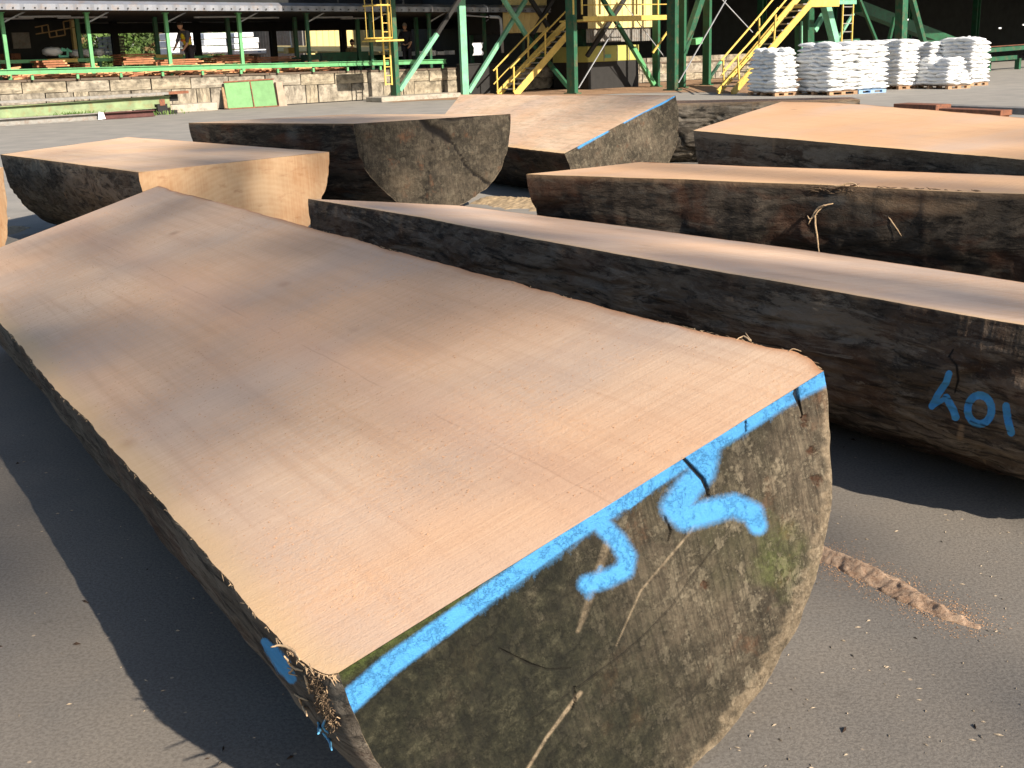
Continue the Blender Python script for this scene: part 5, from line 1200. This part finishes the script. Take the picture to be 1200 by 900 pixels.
# ------------------------------------------------------------------ people on the dock
def skinned(name, joints, edges, radii, mat, parent, sub=1):
    me = bpy.data.meshes.new(name); me.from_pydata(joints, edges, []); me.materials.append(mat); o = put(bpy.data.objects.new(name, me), parent)
    mo = o.modifiers.new('skin', 'SKIN'); mo.use_smooth_shade = True
    for i, rr in enumerate(radii): me.skin_vertices[0].data[i].radius = (rr, rr*.85)
    me.skin_vertices[0].data[0].use_root = True
    s = o.modifiers.new('sub', 'SUBSURF'); s.levels = s.render_levels = sub; return o
def person(label, u, v, z, face, bend, arms, cl, vest=None, hat=None):
    """face: heading in the yard frame; bend: forward lean in radians; arms: (reach, drop) for each hand"""
    root = thing('person', label, 'person', tuple(uvw(u, v, z)), RZ+face)
    cb, sb = math.cos(bend), math.sin(bend); hp = .93
    def up(y, zz, x=0): return (x, y*cb+(zz-hp)*sb, hp+(zz-hp)*cb-y*sb)       # leans towards +y
    J = [(0, 0, hp), up(0, 1.15), up(0, 1.38), up(.02, 1.50), up(.03, 1.56), (.10, 0, .90), (.11, .03, .50), (.11, 0, .09), (.11, .13, .05), (-.10, 0, .90), (-.11, .03, .50), (-.11, 0, .09), (-.11, .13, .05)]
    E_ = [(0, 1), (1, 2), (2, 3), (3, 4), (0, 5), (5, 6), (6, 7), (7, 8), (0, 9), (9, 10), (10, 11), (11, 12)]; R_ = [.13, .13, .14, .06, .055, .09, .06, .045, .04, .09, .06, .045, .04]
    for s, (rc, dr) in zip((1, -1), arms):
        sh = up(0, 1.42, s*.19); el = (s*.23, sh[1]+rc*.45, sh[2]-.24-dr*.1); wr = (s*.17, sh[1]+rc, sh[2]-.28-dr*.24); hd = (s*.16, sh[1]+rc+.08, wr[2]-.03)
        b = len(J); J += [sh, el, wr, hd]; E_ += [(2, b), (b, b+1), (b+1, b+2), (b+2, b+3)]; R_ += [.062, .046, .036, .040]
    skinM = m_plain('skin', (.45, .26, .17), .6, .08); skinned('body', J, E_, R_, skinM, root)
    skinned('trousers', J[:1]+J[5:8]+J[9:12], [(0, 1), (1, 2), (2, 3), (0, 4), (4, 5), (5, 6)], [.145, .105, .078, .065, .105, .078, .065], m_plain('trousers', cl[1], .8), root)
    sj = [J[0], J[1], J[2], J[13], J[14], J[17], J[18], up(.005, 1.475)]; skinned('shirt', sj, [(0, 1), (1, 2), (2, 3), (3, 4), (2, 5), (5, 6), (2, 7)], [.15, .15, .165, .085, .06, .085, .06, .095], m_plain('shirt', cl[0], .8), root)
    if vest: skinned('vest', [J[0], J[1], J[2], up(0, 1.46)], [(0, 1), (1, 2), (2, 3)], [.165, .168, .178, .10], m_plain('hi_vis_vest', vest, .6, .1), root)
    if vest:
        m = MB(); m.tube([up(0, 1.2), up(0, 1.245)], .185, 14); m.build('reflective_band', m_plain('orange_band', (.75, .22, .05), .5), root)
    hc = np.array(up(.04, 1.66)); bm = bmesh.new(); bmesh.ops.create_uvsphere(bm, u_segments=16, v_segments=12, radius=1)
    for q in bm.verts:
        x, y, zz = q.co; j = 1-.25*max(0, -zz)**1.5; q.co = Vector((x*.078*j, y*.098*j+(.012 if y > .8 and abs(x) < .35 and abs(zz+.1) < .3 else 0), zz*.118))+Vector(hc)
    me = bpy.data.meshes.new('head'); bm.to_mesh(me); bm.free(); me.polygons.foreach_set('use_smooth', [True]*len(me.polygons)); me.materials.append(skinM); put(bpy.data.objects.new('head', me), root)
    m = MB(); hcol = hat or (.03, .02, .015); rr = 1.10
    th = np.linspace(0, math.pi/2, 6); n = 16; V_ = []
    for t in th:
        for k in range(n): a = 2*math.pi*k/n; V_.append((hc[0]+.078*rr*math.cos(t)*math.cos(a), hc[1]+.098*rr*math.cos(t)*math.sin(a)-.005, hc[2]+.02+.118*rr*math.sin(t)*.9))
    F_ = [(i*n+k, i*n+(k+1) % n, (i+1)*n+(k+1) % n, (i+1)*n+k) for i in range(5) for k in range(n)]
    if hat: b = len(V_); V_ += [(hc[0]+.115*math.cos(2*math.pi*k/n), hc[1]+.145*math.sin(2*math.pi*k/n)+.01, hc[2]+.018) for k in range(n)]; F_ += [(k, b+k, b+(k+1) % n, (k+1) % n) for k in range(n)]
    m.add(V_, F_); m.build('hard_hat' if hat else 'hair', m_plain('hat' if hat else 'hair', hcol, .5), root, smooth=True)
    return root
a = bp(219, 62, 1.9); person('person in a yellow and orange vest bending over the boards', a[0]+.1, 1.9, zd(a[0])-.02, math.pi/2+.3, .35, ((.30, .9), (.22, 1.0)), ((.10, .10, .12), (.03, .03, .04)), (.80, .68, .04))
a = bp(412, 60, 4.0); person('person in a tan shirt standing in shade before the pale yellow building', a[0], 4.0, bp(412, 48, 4.0)[1]-1.72, math.pi, .05, ((.12, .9), (.10, 1.0)), ((.20, .15, .07), (.03, .03, .03)))
a = bp(476, 40, 2.6); person('person in dark clothes and pale hard hat in shadow right of the ladder', a[0], 2.6, bp(472, 28, 2.6)[1]-1.74, math.pi*.7, .12, ((.25, .6), (.2, .9)), ((.02, .02, .03), (.02, .02, .03)), hat=(.35, .30, .25))

# ------------------------------------------------------------------ trees
def tree(label, x, y, h, r0, mats, n, leaf, seed, shape='round', name='tree', group=None, base=.12, z0=0.):
    r = random.Random(seed); g_ = np.random.default_rng(seed)
    root = thing(name, label, 'tree', (x, y, z0), 0, group)
    m = MB(); bend = [(0, 0)]; tp = []
    for i in range(9): f = i/8; tp.append((math.sin(f*2+seed)*.02*h*f, math.cos(f*3+seed)*.02*h*f, f*h*.94))
    m.tube(tp, [max(.02, h*.017*(1-f/8.4)**.9) for f in range(9)], 8); 
    cl = []
    nl = 46 if shape == 'cone' else 26
    for k in range(nl):
        f = base+(1-base)*(k+.5)/nl*.97; a = r.uniform(0, 6.28)
        R = r0*((1-f)**.8*1.05+.05) if shape == 'cone' else r0*math.sqrt(max(.05, 1-((f-.55)/.5)**2))
        R *= r.uniform(.55, 1.1); c = tp[min(8, int(f*8))]; z = f*h*.94; dz = -.12*R if shape == 'cone' else R*r.uniform(.1, .6)
        p, q = (c[0], c[1], z), (c[0]+R*math.cos(a), c[1]+R*math.sin(a), z+dz)
        m.tube([p, tuple(p[i]*.5+q[i]*.5+(0, 0, .06*R)[i] for i in range(3)), q], [h*.006*(1-f)+.02, h*.003*(1-f)+.015, .008], 5)
        for j in range(4 if shape == 'cone' else 3): w = .35+.65*(j+.5)/4; cl.append(([p[i]+(q[i]-p[i])*w for i in range(3)], R*(.16 if shape == 'cone' else .33)+.12))
    m.build('trunk', M['trunk'], root)
    cc = np.array([c[0] for c in cl]); cr = np.array([c[1] for c in cl]); pick = g_.integers(0, len(cl), n)
    d = g_.normal(size=(n, 3)); d /= np.linalg.norm(d, axis=1)[:, None]; rad = cr[pick]*g_.uniform(.3, 1.05, n)
    P_ = cc[pick]+d*rad[:, None]*np.array([1.15, 1.15, .6 if shape == 'cone' else .85])
    t1 = g_.normal(size=(n, 3)); t1 /= np.linalg.norm(t1, axis=1)[:, None]; t2 = np.cross(t1, d+.3*g_.normal(size=(n, 3))); t2 /= np.linalg.norm(t2, axis=1)[:, None]+1e-9
    s = leaf*g_.uniform(.5, 1.25, n)[:, None]
    V_ = np.stack([P_+t1*s, P_+t2*s*.55, P_-t1*s*.8, P_-t2*s*.55], 1).reshape(-1, 3); F_ = np.arange(4*n).reshape(n, 4)
    o = mesh_np('crown', V_, F_, M[mats[0]], root); me = o.data
    for mm in mats[1:]: me.materials.append(M[mm])
    me.polygons.foreach_set('material_index', (pick % len(mats)).astype(np.int32)); return root
r = random.Random(2)
LBT = ['bushy green tree behind the shed, left end of the tree row', 'green tree behind the brown stack of boards', 'green tree over the left white packs', 'brownish tree behind the middle white packs', 'green tree behind the stepped white packs', 'olive tree left of the striped pole', 'tree just left of the yellow building', 'dark tree behind the yellow building']
for i, px in enumerate((118, 150, 180, 214, 246, 280, 312, 345)):
    u, _ = bp(px, 45, 24+3*(i % 2)); w = uvw(u, 24+3*(i % 2)); tree(LBT[i], w[0], w[1], 9+r.uniform(-1, 2), 2.6, ('leaf', 'leaf_dark', 'leaf') if i not in (3, 5) else ('leaf_brown', 'leaf', 'leaf_dark'), 7000, .12, 100+i, base=.05, group='trees behind the shed')
for i, px in enumerate((60, 165, 230, 300, 390, 480, 560)):
    u, _ = bp(px, 45, 40); w = uvw(u, 40); tree('tall tree in the far row beyond the yard, %s from the left' % ('first', 'second', 'third', 'fourth', 'fifth', 'sixth', 'seventh')[i], w[0], w[1], 17+r.uniform(-2, 3), 5, ('leaf_dark', 'leaf', 'leaf_brown'), 6000, .24, 200+i, base=.05, group='far row of trees')
def bank(name, u0, u1, v, h, n, leaf, seed):
    g_ = np.random.default_rng(seed); U_ = g_.uniform(u0, u1, n); top = h*(1+.35*fbm(U_*.5, 0, 0, seed, 4)); Z_ = g_.uniform(0, 1, n)**.7*top; V0 = v+1.2*fbm(U_*.9, Z_*1.3, 0, seed+3, 3)-.5*(1-Z_/h)
    P_ = OO+U_[:, None]*UU+V0[:, None]*VV+np.stack([0*Z_, 0*Z_, Z_], 1)
    t1 = g_.normal(size=(n, 3)); t1 /= np.linalg.norm(t1, axis=1)[:, None]; t2 = g_.normal(size=(n, 3)); t2 = np.cross(t1, t2); t2 /= np.linalg.norm(t2, axis=1)[:, None]
    s = leaf*g_.uniform(.5, 1.3, n)[:, None]; V_ = np.stack([P_+t1*s, P_+t2*s*.6, P_-t1*s*.8, P_-t2*s*.6], 1).reshape(-1, 3)
    o = mesh_np(name, V_, np.arange(4*n).reshape(n, 4), M['leaf']); o.data.materials.append(M['leaf_dark']); o.data.materials.append(M['leaf_brown'])
    k = (fbm(U_*.8, Z_, 0, seed+8, 3)*2+1.2).clip(0, 2.4).astype(np.int32); o.data.polygons.foreach_set('material_index', k)
    return tag(o, 'mixed green undergrowth filling the bank behind the shed', 'bushes', kind='stuff')
bank('undergrowth', -14, 16, 21.5, 3.4, 30000, .13, 5)
# tall conifers behind the photographer, in the sun's path: they dapple the logs
for i, (pp, dd, hh) in enumerate(((-8, 50, 38), (-1, 54, 42), (5.5, 49, 39), (12, 55, 43), (18, 51, 36))):
    x, y = AZ[0]*dd+.8*pp, AZ[1]*dd+.6*pp
    tree('tall sparse tree standing behind the photographer, %s of five' % ('first', 'second', 'third', 'fourth', 'fifth')[i], x, y, hh, 5.6, ('leaf_dark',), (3300, 3300, 1700, 2800, 3000)[i], .34, 300+i, 'round', 'tree', 'trees behind the photographer', base=.3)
